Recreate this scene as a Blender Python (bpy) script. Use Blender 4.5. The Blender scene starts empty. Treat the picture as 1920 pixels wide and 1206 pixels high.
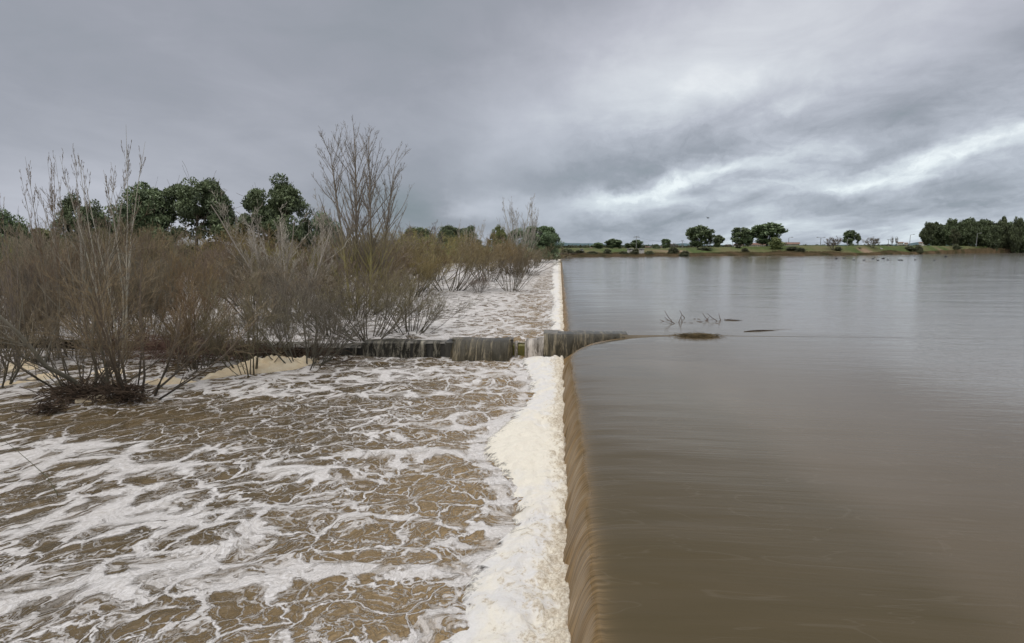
import bpy, math, random
import numpy as np
from mathutils import Vector
S = bpy.context.scene
COL = S.collection
RNG = np.random.default_rng(7)
random.seed(7)

# ------------------------------------------------------------------ camera
F = 1067.0; CX, CY = 960.0, 603.0; VX, HY = 1050.0, 464.0     # photo is 1920 x 1206
CAMZ = 4.5
LAKE = 1.0; POOL2 = 0.6
tilt = math.atan((CY-HY)/F)
fx = (VX-CX)/F
yaw = math.atan(fx*math.cos(tilt)*1.0)
fwd = np.array([-math.sin(yaw)*math.cos(tilt), math.cos(yaw)*math.cos(tilt), -math.sin(tilt)])
rgt = np.array([math.cos(yaw), math.sin(yaw), 0.0])
upv = np.cross(rgt, fwd)
CAM = np.array([0, 0, CAMZ])
def ray(px, py):
    d = fwd*F + rgt*(px-CX) - upv*(py-CY)
    return d/np.linalg.norm(d)
def at(px, py, z=0.0):
    d = ray(px, py); t = (z-CAMZ)/d[2]
    return CAM + d*t
def away(px, dist, z=0.0):
    d = ray(px, HY); d = np.array([d[0], d[1]]); d /= np.linalg.norm(d)
    return np.array([d[0]*dist, d[1]*dist, z])
def height_at(px, py, dist):
    d = ray(px, py); return CAMZ + d[2]/math.hypot(d[0], d[1])*dist
def width_at(px0, px1, dist):
    a = away(px0, dist); b = away(px1, dist)
    return float(np.linalg.norm(a-b))

cd = bpy.data.cameras.new('camera'); cam = bpy.data.objects.new('camera', cd); COL.objects.link(cam)
cam.location = CAM
cam.rotation_euler = (math.pi/2 - tilt, 0, yaw)
cd.sensor_width = 36; cd.lens = F/1920*36; cd.clip_start = 0.05; cd.clip_end = 30000
S.camera = cam
S.view_settings.view_transform = 'Standard'; S.view_settings.look = 'None'
S.view_settings.exposure = 0; S.view_settings.gamma = 1

# ------------------------------------------------------------------ helpers
def tag(o, label=None, cat=None, group=None, kind=None):
    if label: o['label'] = label
    if cat: o['category'] = cat
    if group: o['group'] = group
    if kind: o['kind'] = kind
    return o
def link(name, me, mats=(), parent=None, smooth=False):
    o = bpy.data.objects.new(name, me); COL.objects.link(o)
    for m in (mats if isinstance(mats, (list, tuple)) else [mats]): me.materials.append(m)
    if parent is not None: o.parent = parent
    if smooth: me.polygons.foreach_set('use_smooth', np.ones(len(me.polygons), bool))
    return o
def empty(name, loc, rz=0.0):
    o = bpy.data.objects.new(name, None); COL.objects.link(o); o.empty_display_size = .2
    o.location = loc; o.rotation_euler = (0, 0, rz); return o
def mesh_np(name, V, Q):
    """V (n,3) floats, Q (m,k) ints of one face size"""
    V = np.asarray(V, np.float32); Q = np.asarray(Q, np.int32); k = Q.shape[1]
    me = bpy.data.meshes.new(name)
    me.vertices.add(len(V)); me.vertices.foreach_set('co', V.ravel())
    me.loops.add(Q.size); me.loops.foreach_set('vertex_index', Q.ravel())
    me.polygons.add(len(Q)); me.polygons.foreach_set('loop_start', np.arange(0, Q.size, k, dtype=np.int32))
    me.polygons.foreach_set('loop_total', np.full(len(Q), k, np.int32))
    me.update(calc_edges=True); return me
def vattr(me, name, val):
    a = me.attributes.new(name, 'FLOAT', 'POINT'); a.data.foreach_set('value', np.asarray(val, np.float32).ravel())
def vuv(me, uv):
    l = me.uv_layers.new(name='flow')
    idx = np.zeros(len(me.loops), np.int32); me.loops.foreach_get('vertex_index', idx)
    l.data.foreach_set('uv', np.asarray(uv, np.float32)[idx].ravel())
def grid_faces(n, m):
    i = np.arange(n-1)[:, None]; j = np.arange(m-1)[None, :]
    a = (i*m+j).ravel()
    return np.stack([a, a+1, a+m+1, a+m], 1)
def hash2(ix, iy, s):
    h = (ix.astype(np.int64)*374761393 + iy.astype(np.int64)*668265263 + s*1442695041) & 0xffffffff
    h = ((h ^ (h >> 13))*1274126177) & 0xffffffff
    return ((h ^ (h >> 16)) & 0xffff)/65535.0
def vnoise(x, y, s=0):
    ix = np.floor(x); iy = np.floor(y); u = x-ix; v = y-iy
    u = u*u*(3-2*u); v = v*v*(3-2*v)
    a = hash2(ix, iy, s); b = hash2(ix+1, iy, s); c = hash2(ix, iy+1, s); d = hash2(ix+1, iy+1, s)
    return (a*(1-u)+b*u)*(1-v) + (c*(1-u)+d*u)*v - .5
def fbm(x, y, s=0, o=4):
    r = 0; a = 1
    for k in range(o):
        r = r + a*vnoise(x*2**k+k*7.3, y*2**k-k*3.1, s+k); a *= .5
    return r
def sstep(a, b, x):
    t = np.clip((x-a)/(b-a), 0, 1); return t*t*(3-2*t)

class MB:
    """collects boxes and tubes into one mesh"""
    def __init__(s): s.v = []; s.f = []
    def box(s, c, size, rz=0, jit=0):
        cx, cy, cz = c; hx, hy, hz = [q/2 for q in size]; n = len(s.v); ca, sa = math.cos(rz), math.sin(rz)
        for dz in (-1, 1):
            for dx, dy in ((-1, -1), (1, -1), (1, 1), (-1, 1)):
                x, y = dx*hx, dy*hy
                s.v.append((cx+x*ca-y*sa+random.uniform(-jit, jit), cy+x*sa+y*ca+random.uniform(-jit, jit), cz+dz*hz+random.uniform(-jit, jit)))
        s.f += [(n, n+3, n+2, n+1), (n+4, n+5, n+6, n+7)] + [(n+i, n+(i+1) % 4, n+4+(i+1) % 4, n+4+i) for i in range(4)]
    def tube(s, pts, rad, m=6):
        pts = [Vector(p) for p in pts]; n = len(s.v)
        if not isinstance(rad, (list, tuple)): rad = [rad]*len(pts)
        for i, p in enumerate(pts):
            t = (pts[min(i+1, len(pts)-1)]-pts[max(i-1, 0)]).normalized()
            a = t.cross(Vector((0.3, 0.2, 1)) if abs(t.z) < .9 else Vector((1, 0, 0))).normalized(); b = t.cross(a)
            for k in range(m):
                q = p + (a*math.cos(2*math.pi*k/m)+b*math.sin(2*math.pi*k/m))*rad[i]; s.v.append(tuple(q))
        for i in range(len(pts)-1):
            for k in range(m):
                s.f.append((n+i*m+k, n+i*m+(k+1) % m, n+(i+1)*m+(k+1) % m, n+(i+1)*m+k))
        s.f.append(tuple(n+k for k in range(m))[::-1]); s.f.append(tuple(n+(len(pts)-1)*m+k for k in range(m)))
    def blob(s, c, r, seg=8, rings=6):
        n = len(s.v)
        for i in range(rings+1):
            th = math.pi*i/rings
            for k in range(seg):
                ph = 2*math.pi*k/seg
                s.v.append((c[0]+r[0]*math.sin(th)*math.cos(ph), c[1]+r[1]*math.sin(th)*math.sin(ph), c[2]+r[2]*math.cos(th)))
        for i in range(rings):
            for k in range(seg):
                s.f.append((n+i*seg+k, n+(i+1)*seg+k, n+(i+1)*seg+(k+1) % seg, n+i*seg+(k+1) % seg))
    def build(s, name, mat, parent=None, smooth=False):
        me = bpy.data.meshes.new(name); me.from_pydata(s.v, [], s.f); me.update()
        return link(name, me, mat, parent, smooth)

# ------------------------------------------------------------------ materials
class N:
    def __init__(s, name, world=False):
        if world: s.t = name.node_tree
        else:
            s.m = bpy.data.materials.new(name); s.m.use_nodes = True; s.t = s.m.node_tree
            s.bsdf = s.t.nodes['Principled BSDF']
    def n(s, typ, **kw):
        nd = s.t.nodes.new(typ)
        for k, v in kw.items():
            if k == 'ins':
                for a, b in v.items(): s.set(nd, a, b)
            else: setattr(nd, k, v)
        return nd
    def set(s, nd, a, b):
        if isinstance(b, bpy.types.NodeSocket): s.t.links.new(b, nd.inputs[a])
        else:
            if isinstance(b, tuple) and len(b) == 3 and nd.inputs[a].type == 'RGBA': b = (*b, 1)
            nd.inputs[a].default_value = b
    def math(s, op, a, b=None, c=None, clamp=False):
        nd = s.n('ShaderNodeMath', operation=op, use_clamp=clamp); s.set(nd, 0, a)
        if b is not None: s.set(nd, 1, b)
        if c is not None: s.set(nd, 2, c)
        return nd.outputs[0]
    def vmath(s, op, a, b=None):
        nd = s.n('ShaderNodeVectorMath', operation=op); s.set(nd, 0, a)
        if b is not None: s.set(nd, 1, b)
        return nd.outputs[0]
    def ramp(s, f, a, b, lo=0.0, hi=1.0, smooth=True):
        nd = s.n('ShaderNodeMapRange', interpolation_type='SMOOTHSTEP' if smooth else 'LINEAR')
        s.set(nd, 0, f); s.set(nd, 1, a); s.set(nd, 2, b); s.set(nd, 3, lo); s.set(nd, 4, hi); return nd.outputs[0]
    def mix(s, f, a, b, bt='MIX'):
        nd = s.n('ShaderNodeMix', data_type='RGBA', blend_type=bt); s.set(nd, 0, f); s.set(nd, 6, a); s.set(nd, 7, b); return nd.outputs[2]
    def noise(s, vec, scale, detail=4, rough=.5, dist=0.0, lac=2.0):
        nd = s.n('ShaderNodeTexNoise'); s.set(nd, 'Vector', vec); s.set(nd, 'Scale', scale); s.set(nd, 'Detail', float(detail))
        s.set(nd, 'Roughness', rough); s.set(nd, 'Distortion', dist); return nd
    def attr(s, name): return s.n('ShaderNodeAttribute', attribute_name=name).outputs['Fac']
    def mapping(s, vec, scale=(1, 1, 1), rot=(0, 0, 0), loc=(0, 0, 0)):
        nd = s.n('ShaderNodeMapping'); s.set(nd, 0, vec); nd.inputs[1].default_value = loc; nd.inputs[2].default_value = rot; nd.inputs[3].default_value = scale
        return nd.outputs[0]
    def bump(s, h, strength=1.0, dist=.05, nrm=None):
        nd = s.n('ShaderNodeBump'); s.set(nd, 'Height', h); s.set(nd, 'Strength', strength); s.set(nd, 'Distance', dist)
        if nrm is not None: s.set(nd, 'Normal', nrm)
        return nd.outputs[0]
    def out(s, **kw):
        for k, v in kw.items(): s.set(s.bsdf, k.replace('_', ' '), v)
        return s.m

def mat_plain(name, c1, c2, scale=6, rough=.9, bump=.3, spec=.3, objrand=.0):
    n = N(name); tc = n.n('ShaderNodeTexCoord').outputs['Object']
    nz = n.noise(tc, scale, 5, .6).outputs[0]
    col = n.mix(n.ramp(nz, .3, .7), c1, c2)
    if objrand:
        r = n.n('ShaderNodeObjectInfo').outputs['Random']
        h = n.n('ShaderNodeHueSaturation'); n.set(h, 'Color', col); n.set(h, 'Value', n.ramp(r, 0., 1., 1-objrand, 1+objrand, False))
        n.set(h, 'Hue', n.ramp(r, 0., 1., .488, .51, False)); col = h.outputs[0]
    return n.out(Base_Color=col, Roughness=rough, Specular_IOR_Level=spec, Normal=n.bump(nz, bump, .02))

def mat_branch(name, low, high, zmix=(0., 3.), rnd=.2):
    """bark that shifts colour with height"""
    n = N(name); tc = n.n('ShaderNodeTexCoord').outputs['Object']
    sp = n.n('ShaderNodeSeparateXYZ'); n.set(sp, 0, tc)
    nz = n.noise(tc, 2.2, 3).outputs[0]
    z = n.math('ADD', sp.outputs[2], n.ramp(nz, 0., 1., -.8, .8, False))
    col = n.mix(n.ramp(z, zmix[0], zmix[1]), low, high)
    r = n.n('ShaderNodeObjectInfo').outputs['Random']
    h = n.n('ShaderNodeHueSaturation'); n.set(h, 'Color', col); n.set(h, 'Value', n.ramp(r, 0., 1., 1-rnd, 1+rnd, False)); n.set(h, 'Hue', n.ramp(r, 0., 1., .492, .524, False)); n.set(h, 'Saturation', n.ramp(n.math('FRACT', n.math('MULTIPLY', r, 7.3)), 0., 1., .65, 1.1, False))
    return n.out(Base_Color=h.outputs[0], Roughness=.8, Specular_IOR_Level=.3)

M = {}
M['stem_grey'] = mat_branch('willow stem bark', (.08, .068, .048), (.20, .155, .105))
M['twig_red'] = mat_branch('red brown willow twigs', (.06, .046, .03), (.275, .19, .115))  # red, grey and orange twigs: shade at bush bases put into low colour
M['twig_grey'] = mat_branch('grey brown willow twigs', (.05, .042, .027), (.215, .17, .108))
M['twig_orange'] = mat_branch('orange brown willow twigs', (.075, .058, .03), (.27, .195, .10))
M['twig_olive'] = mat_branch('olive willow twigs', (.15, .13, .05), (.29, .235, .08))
M['poplar_bark'] = mat_branch('poplar bark with yellow lichen', (.36, .30, .08), (.26, .205, .15), (2.5, 6.5), .05)
M['willow_trunk'] = mat_branch('willow trunk bark', (.10, .085, .055), (.20, .165, .115))
M['pale_bark'] = mat_branch('pale bare bark', (.33, .30, .24), (.42, .37, .30), (0, 4), .1)
M['dark_bark'] = mat_branch('dark bare bark', (.13, .11, .085), (.24, .19, .15), (0, 4), .1)
M['euc_bark'] = mat_plain('gum tree bark', (.16, .13, .10), (.28, .24, .19), 5)

def mat_leaf(name, dark, light):
    n = N(name); tc = n.n('ShaderNodeTexCoord').outputs['Object']
    nz = n.noise(tc, .75, 3, .6).outputs[0]
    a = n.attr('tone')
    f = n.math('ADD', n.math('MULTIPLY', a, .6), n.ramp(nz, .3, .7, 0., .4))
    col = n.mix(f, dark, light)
    r = n.n('ShaderNodeObjectInfo').outputs['Random']
    h = n.n('ShaderNodeHueSaturation'); n.set(h, 'Color', col); n.set(h, 'Value', n.ramp(r, 0., 1., .8, 1.2, False)); n.set(h, 'Hue', n.ramp(r, 0., 1., .485, .515, False))
    return n.out(Base_Color=h.outputs[0], Roughness=.55, Specular_IOR_Level=.35)
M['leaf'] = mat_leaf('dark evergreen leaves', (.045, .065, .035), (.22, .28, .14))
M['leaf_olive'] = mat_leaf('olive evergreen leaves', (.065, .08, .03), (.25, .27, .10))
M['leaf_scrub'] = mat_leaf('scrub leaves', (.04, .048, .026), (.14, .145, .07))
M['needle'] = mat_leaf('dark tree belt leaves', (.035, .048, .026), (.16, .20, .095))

# ------------------------------------------------------------------ world
W = bpy.data.worlds.new('World'); S.world = W; W.use_nodes = True
w = N(W, True); wt = W.node_tree; wt.nodes.clear()
SUN_EL, SUN_AZ = math.radians(48), math.radians(205)
def build_world():
    out = w.n('ShaderNodeOutputWorld'); bg = w.n('ShaderNodeBackground'); bg.inputs[1].default_value = .1
    wt.links.new(bg.outputs[0], out.inputs[0])
    sky = w.n('ShaderNodeTexSky'); sky.sky_type = 'NISHITA'; sky.sun_disc = False
    sky.sun_elevation = SUN_EL; sky.sun_rotation = SUN_AZ; sky.dust_density = 3
    d = w.n('ShaderNodeTexCoord').outputs['Generated']
    sp = w.n('ShaderNodeSeparateXYZ'); w.set(sp, 0, d); x, y, z = sp.outputs
    az = w.math('ARCTAN2', x, y); el = w.math('ARCSINE', z)
    # cloud-deck coordinates: direction projected on a layer overhead
    den = w.math('ADD', w.math('MAXIMUM', z, 0.0), .10)
    cb = w.n('ShaderNodeCombineXYZ'); w.set(cb, 0, w.math('DIVIDE', x, den)); w.set(cb, 1, w.math('DIVIDE', y, den)); w.set(cb, 2, 0.0)
    deck = cb.outputs[0]
    ae = w.n('ShaderNodeCombineXYZ'); w.set(ae, 0, az); w.set(ae, 1, el); w.set(ae, 2, 0.0); ae = ae.outputs[0]
    # streets of cloud: stretch along one heading
    dk = w.mapping(deck, (1., .42, 1), (0, 0, math.radians(38)))
    wn = w.noise(dk, .8, 4, .55).outputs['Color']
    wn2 = w.noise(ae, 5.5, 6, .62).outputs['Color']
    off = w.vmath('MULTIPLY', w.vmath('SUBTRACT', wn, (.5, .5, .5)), (.22, .07, 0))
    off2 = w.vmath('MULTIPLY', w.vmath('SUBTRACT', wn2, (.5, .5, .5)), (.16, .09, 0))
    p = w.vmath('ADD', w.vmath('ADD', ae, off), off2)
    def ang(px, py):
        r = ray(px, py); return math.atan2(r[0], r[1]), math.asin(r[2])
    total = None
    def blob(px, py, sx, sy, rot, amp):
        nonlocal total
        a, e = ang(px, py)
        nd = w.n('ShaderNodeMapping', vector_type='TEXTURE'); w.set(nd, 0, p)
        nd.inputs[1].default_value = (a, e, 0); nd.inputs[2].default_value = (0, 0, math.radians(rot)); nd.inputs[3].default_value = (sx/F, sy/F, 1)
        l = w.n('ShaderNodeVectorMath', operation='DOT_PRODUCT'); w.set(l, 0, nd.outputs[0]); w.set(l, 1, nd.outputs[0])
        g = w.math('MULTIPLY', w.math('EXPONENT', w.math('MULTIPLY', l.outputs['Value'], -1.0)), amp)
        total = g if total is None else w.math('ADD', total, g)
    # px, py, half width, half height, rotation, amplitude (field is about 0.5 = mid grey)
    for b in SKY: blob(*b)
    n1 = w.noise(dk, 1.5, 7, .55, .4).outputs[0]
    n2 = w.noise(w.mapping(ae, (1, 2.6, 1), (0, 0, math.radians(-14))), 5, 7, .58, .5).outputs[0]
    n3 = w.noise(w.mapping(p, (1, 2.4, 1), (0, 0, math.radians(-12))), 15, 8, .62, .7).outputs[0]
    n3 = w.math('MULTIPLY', w.math('MULTIPLY', w.math('SUBTRACT', n3, .5), .42), w.math('MULTIPLY', w.ramp(az, -.12, .15), w.ramp(el, .30, .12)))
    detail = w.math('ADD', w.math('MULTIPLY', w.math('SUBTRACT', n1, .5), .30), w.math('MULTIPLY', w.math('SUBTRACT', n2, .5), .38))
    # more texture low over the horizon on the right
    amt = w.math('ADD', .45, w.math('MULTIPLY', w.ramp(az, -.1, .35), w.ramp(el, .42, .10, 0, 1.3)))
    total = w.math('ADD', total, w.math('MULTIPLY', detail, amt))
    total = w.math('ADD', w.math('ADD', total, n3), .5)
    cr = w.n('ShaderNodeValToRGB'); w.set(cr, 0, total)
    def lin(c): return tuple(((v/255+.055)/1.055)**2.4 if v/255 > .04 else v/255/12.92 for v in c)+(1,)
    e = cr.color_ramp.elements
    stops = [(0.0, (98, 112, 119)), (.3, (130, 140, 146)), (.5, (154, 158, 167)), (.7, (184, 187, 196)), (.88, (212, 216, 221)), (1., (238, 241, 242))]
    e[0].position = 0; e[0].color = lin(stops[0][1]); e[1].position = 1; e[1].color = lin(stops[-1][1])
    for q, c in stops[1:-1]:
        k = e.new(q); k.color = lin(c)
    col = cr.outputs[0]
    # cooler, greener tint low down
    tint = w.mix(w.math('MULTIPLY', w.ramp(el, .36, .02), w.ramp(az, -.5, .1, .25, 1.)), (1.0, .985, 1.0), (.95, 1.005, 1.03))
    col = w.mix(1.0, col, tint, 'MULTIPLY')
    # overcast deck is brighter towards the zenith, outside the picture
    col = w.mix(w.ramp(el, .6, 1.0), w.mix(1.0, col, (.988, 1.0, .998), 'MULTIPLY'), w.mix(1.0, col, (1.04, 1.0, .90), 'MULTIPLY'))
    zen = w.ramp(el, .68, 1.2, 1.0, ZEN)
    sc = w.vmath('SCALE', col); w.set(sc.node, 3, w.math('MULTIPLY', zen, 10.0*SKYGAIN))
    cc = w.mix(.97, sky.outputs[0], sc)
    w.t.links.new(cc, bg.inputs[0])
ZEN = 6.0; SKYGAIN = 1.07
SKY = [
 (420, 150, 420, 260, 0, .03), (800, 90, 260, 150, -10, -.10), (60, 60, 220, 200, 0, -.04),
 (1200, 150, 400, 130, 24, .13), (1450, 60, 420, 110, 8, .24), (1000, 270, 130, 50, 30, .10), (1450, 170, 300, 50, 8, .08),
 (860, 330, 240, 60, 20, -.10), (1130, 330, 300, 40, 12, -.17), (1560, 215, 360, 36, 12, -.03), (1850, 170, 200, 60, 10, -.06),
 (1320, 325, 210, 17, 9, .34), (1780, 285, 230, 18, 9, .36), (1180, 360, 130, 22, 8, .18), (1560, 345, 200, 16, 6, .16),
 (1080, 395, 130, 25, 5, .18), (1500, 385, 420, 22, 4, -.08), (1200, 425, 260, 24, 0, -.14), (1680, 430, 420, 30, 0, .24), (1450, 400, 500, 30, 6, .08), (1850, 345, 120, 40, 0, -.12),
 (900, 385, 70, 26, 0, .26), (740, 400, 130, 55, 0, -.14), (430, 430, 130, 40, 0, .26), (60, 370, 170, 60, 0, .17), (250, 330, 300, 50, 0, .05),
 (200, 230, 300, 40, -6, .05), (1480, 300, 520, 170, 6, .12),
]
build_world()
sl = bpy.data.lights.new('sun', 'SUN'); sun = bpy.data.objects.new('sun', sl); COL.objects.link(sun)
sl.energy = .8; sl.angle = math.radians(25); sl.color = (1, .96, .9)
sd = Vector((math.sin(SUN_AZ)*math.cos(SUN_EL), math.cos(SUN_AZ)*math.cos(SUN_EL), math.sin(SUN_EL)))
sun.rotation_euler = sd.to_track_quat('Z', 'Y').to_euler()
sun.location = (0, 0, 60)

# ------------------------------------------------------------------ weir frame
A0 = at(1058, 671, 0); B0 = at(680, 668, 0)
WK = (B0[1]-A0[1])/(B0[0]-A0[0])
def wall_y(x): return A0[1] + WK*(x-A0[0])
def wall_x(px):                      # where the sight line of a column meets the wall face
    d = ray(px, 660); t = (A0[1]-WK*A0[0])/(d[1]-WK*d[0]); return float(d[0]*t)
XB = .12; XC = .47
PIER_X = wall_x(1172)
YW = float(A0[1])
print('wall at y', YW, 'pier to x', PIER_X, 'wall left', wall_x(340))
END = 186.0
def xb(y):   # foot of the fall
    return XB + .05*vnoise(y*.9, y*0, 3) + .03*vnoise(y*4.1, y*0, 5)
def xc(y):   # crest line; it swings out round the pier on the near side
    near = (y < YW)
    b = np.where(near, (PIER_X-XC)*np.clip((y-(YW-5.2))/5.2, 0, 1)**2.6, 0)
    return XC + b + .10*vnoise(y*.55, y*0, 9) + .04*vnoise(y*2.1, y*0, 8)

# ------------------------------------------------------------------ water materials
def mat_lake():
    n = N('muddy lake water'); pos = n.n('ShaderNodeNewGeometry').outputs['Position']
    fall = n.attr('fall'); rip = n.attr('ripple')
    uv = n.n('ShaderNodeUVMap', uv_map='flow').outputs[0]
    # long silky streaks on the draw-down, running over the lip
    st = n.noise(n.mapping(uv, (.55, 9, 1)), 1.0, 5, .6, .3).outputs[0]
    st2 = n.noise(n.mapping(uv, (.8, 17, 1)), 1.0, 3, .6, .2).outputs[0]
    sil = n.noise(n.mapping(uv, (.25, 2.2, 1)), 1.0, 5, .55, .6).outputs[0]
    # wind ripples far out
    r1 = n.noise(n.mapping(pos, (1.3, 4.2, 1), (0, 0, .12)), 1.5, 4, .6, .3).outputs[0]
    r2 = n.noise(n.mapping(pos, (.10, .42, 1), (0, 0, .05)), 1.0, 5, .6).outputs[0]
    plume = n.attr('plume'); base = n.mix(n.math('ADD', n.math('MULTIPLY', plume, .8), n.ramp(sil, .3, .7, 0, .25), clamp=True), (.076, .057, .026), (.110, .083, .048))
    base = n.mix(n.ramp(rip, .55, 1., 0, .8), base, (.185, .165, .14))  # far water paler: silvery sky reflection put into the base colour
    gold = n.mix(n.ramp(st2, .30, .72), (.13, .080, .030), (.33, .215, .10))
    col = n.mix(n.ramp(fall, .0, .9), base, gold)
    white = n.math('MULTIPLY', n.ramp(st2, .60, .72), n.ramp(n.math('ADD', fall, n.ramp(st, .3, .7, -.25, .25)), .85, 1.15, 0, .55))
    col = n.mix(white, col, (.62, .55, .46))
    lines = n.math('MULTIPLY', n.ramp(n.math('ABSOLUTE', n.math('SUBTRACT', n.noise(n.mapping(uv, (.35, 1.3, 1), loc=(3, 8, 0)), 1, 3, .5, 1.2).outputs[0], .5)), .010, .0), .05)
    col = n.mix(lines, col, (.35, .31, .26))
    h = n.math('ADD', n.math('MULTIPLY', n.math('ADD', st, n.math('MULTIPLY', st2, .35)), n.ramp(rip, 0., 1., .003, .0)), n.math('MULTIPLY', r1, n.ramp(rip, 0., 1., .0012, .012)))
    h = n.math('ADD', h, n.math('MULTIPLY', st2, n.math('MULTIPLY', fall, .022)))
    h = n.math('ADD', h, n.math('MULTIPLY', r2, n.ramp(rip, 0., 1., .0, .05)))
    rough = n.math('ADD', n.ramp(r2, .35, .65, .05, .15), n.math('MULTIPLY', fall, .35))
    return n.out(Base_Color=col, Roughness=rough, IOR=n.ramp(rip, .1, 1., 1.33, 1.55), Specular_IOR_Level=.5, Normal=n.bump(h, 1.0, 1.0))

def mat_pool():
    n = N('churned brown water with foam'); pos = n.n('ShaderNodeNewGeometry').outputs['Position']
    uv = n.n('ShaderNodeUVMap', uv_map='flow').outputs[0]
    cov = n.attr('cover'); net = n.attr('net'); churn = n.attr('churn')
    wrp = n.noise(uv, .9, 3, .5).outputs['Color']
    wrp2 = n.noise(uv, 4.0, 4, .6).outputs['Color']
    q = n.vmath('ADD', uv, n.vmath('MULTIPLY', n.vmath('SUBTRACT', wrp, (.5, .5, .5)), (1.3, 1.1, 0)))
    q = n.vmath('ADD', q, n.vmath('MULTIPLY', n.vmath('SUBTRACT', wrp2, (.5, .5, .5)), (.34, .32, 0)))
    def vor(scale, sx, rnd=1.0, loc=(0, 0, 0)):
        v = n.n('ShaderNodeTexVoronoi', feature='DISTANCE_TO_EDGE', voronoi_dimensions='2D'); n.set(v, 'Vector', n.mapping(q, (sx, 1, 1), loc=loc)); n.set(v, 'Scale', scale)
        n.set(v, 'Randomness', rnd); return v.outputs[0]
    big = n.noise(n.mapping(q, (.75, .9, 1)), .75, 5, .6, .4).outputs[0]
    med = n.noise(n.mapping(q, (1., 1.1, 1)), 2.2, 5, .62, .5).outputs[0]
    fine = n.noise(n.mapping(q, (1, 1.05, 1)), 17, 5, .65, .3).outputs[0]
    c = n.math('ADD', cov, n.ramp(big, .25, .75, -.42, .42, False))
    c = n.math('ADD', c, n.ramp(med, .25, .75, -.30, .30, False))
    # solid drifts of foam with torn edges
    drift = n.ramp(n.math('ADD', c, n.ramp(fine, .2, .8, -.22, .22, False)), .72, 1.0)
    # cell networks: thin threads where cover is low, thick where high
    t1 = n.ramp(c, -.15, .8, .03, .46); t2 = n.ramp(c, -.1, .8, .06, .34)
    v1 = vor(1.25, .85); v2 = vor(3.3, .9, loc=(4, 2, 0)); v3 = vor(8.0, .95, loc=(1, 7, 0))
    fj = n.ramp(fine, .2, .8, .45, 1.55, False)
    n1 = n.ramp(n.math('DIVIDE', v1, n.math('MULTIPLY', t1, fj)), 1.15, .35)
    n2 = n.ramp(n.math('DIVIDE', v2, n.math('MULTIPLY', t2, fj)), 1.2, .2)
    n3 = n.ramp(n.math('DIVIDE', v3, n.math('MULTIPLY', t2, fj)), 1.1, .1)
    mask2 = n.math('MULTIPLY', n2, n.math('MULTIPLY', net, n.ramp(med, .30, .62, .15, .85)))
    mask3 = n.math('MULTIPLY', n3, n.math('MULTIPLY', net, n.ramp(big, .40, .66, .05, .55)))
    mask1 = n.math('MULTIPLY', n1, n.ramp(net, 0., 1., .85, .95))
    f = n.math('MAXIMUM', n.math('MAXIMUM', mask1, mask2), n.math('MAXIMUM', mask3, n.math('MULTIPLY', drift, n.ramp(fine, .25, .7, .70, 1.0))))
    def ridge(scale, sx, width, loc):
        r = n.noise(n.mapping(q, (sx, 1, 1), loc=loc), scale, 4, .55, .9).outputs[0]
        return n.ramp(n.math('DIVIDE', n.math('ABSOLUTE', n.math('SUBTRACT', r, .5)), width), 1.0, .1)
    rw = n.ramp(c, -.15, .8, .012, .085)
    g1 = n.math('MULTIPLY', ridge(1.0, .85, rw, (2, 3, 0)), .85); g2 = n.math('MULTIPLY', ridge(2.6, .9, rw, (5, 1, 0)), n.ramp(med, .3, .6, .25, .75))
    f = n.math('MAXIMUM', f, n.math('MAXIMUM', g1, g2))
    # fading streaks drawn out along the current
    stn = n.noise(n.mapping(q, (.22, 3.2, 1)), 1.6, 5, .65, .2).outputs[0]
    streak = n.math('MULTIPLY', n.ramp(stn, .58, .68), n.ramp(cov, -.1, .6, .0, .25))
    f = n.math('MAXIMUM', f, streak)
    f = n.math('MULTIPLY', f, n.ramp(cov, -.95, -.5))
    veil = n.math('MULTIPLY', n.ramp(c, .1, .8), n.ramp(fine, .25, .7, .12, .34))
    f = n.math('MAXIMUM', f, veil)
    wat = n.mix(n.ramp(med, .3, .7), (.074, .052, .022), (.145, .10, .046))
    wat = n.mix(churn, wat, n.mix(n.ramp(fine, .3, .7), (.17, .115, .052), (.33, .23, .115)))
    foam = n.mix(n.ramp(fine, .25, .75), (.46, .425, .385), (.78, .75, .725))
    col = n.mix(f, wat, foam)
    hh = n.math('ADD', n.math('MULTIPLY', f, .035), n.math('ADD', n.math('MULTIPLY', fine, .028), n.math('MULTIPLY', med, .10)))
    return n.out(Base_Color=col, Roughness=n.ramp(f, 0., .7, .16, .8), IOR=1.33, Normal=n.bump(hh, .9, 1.0))

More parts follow.
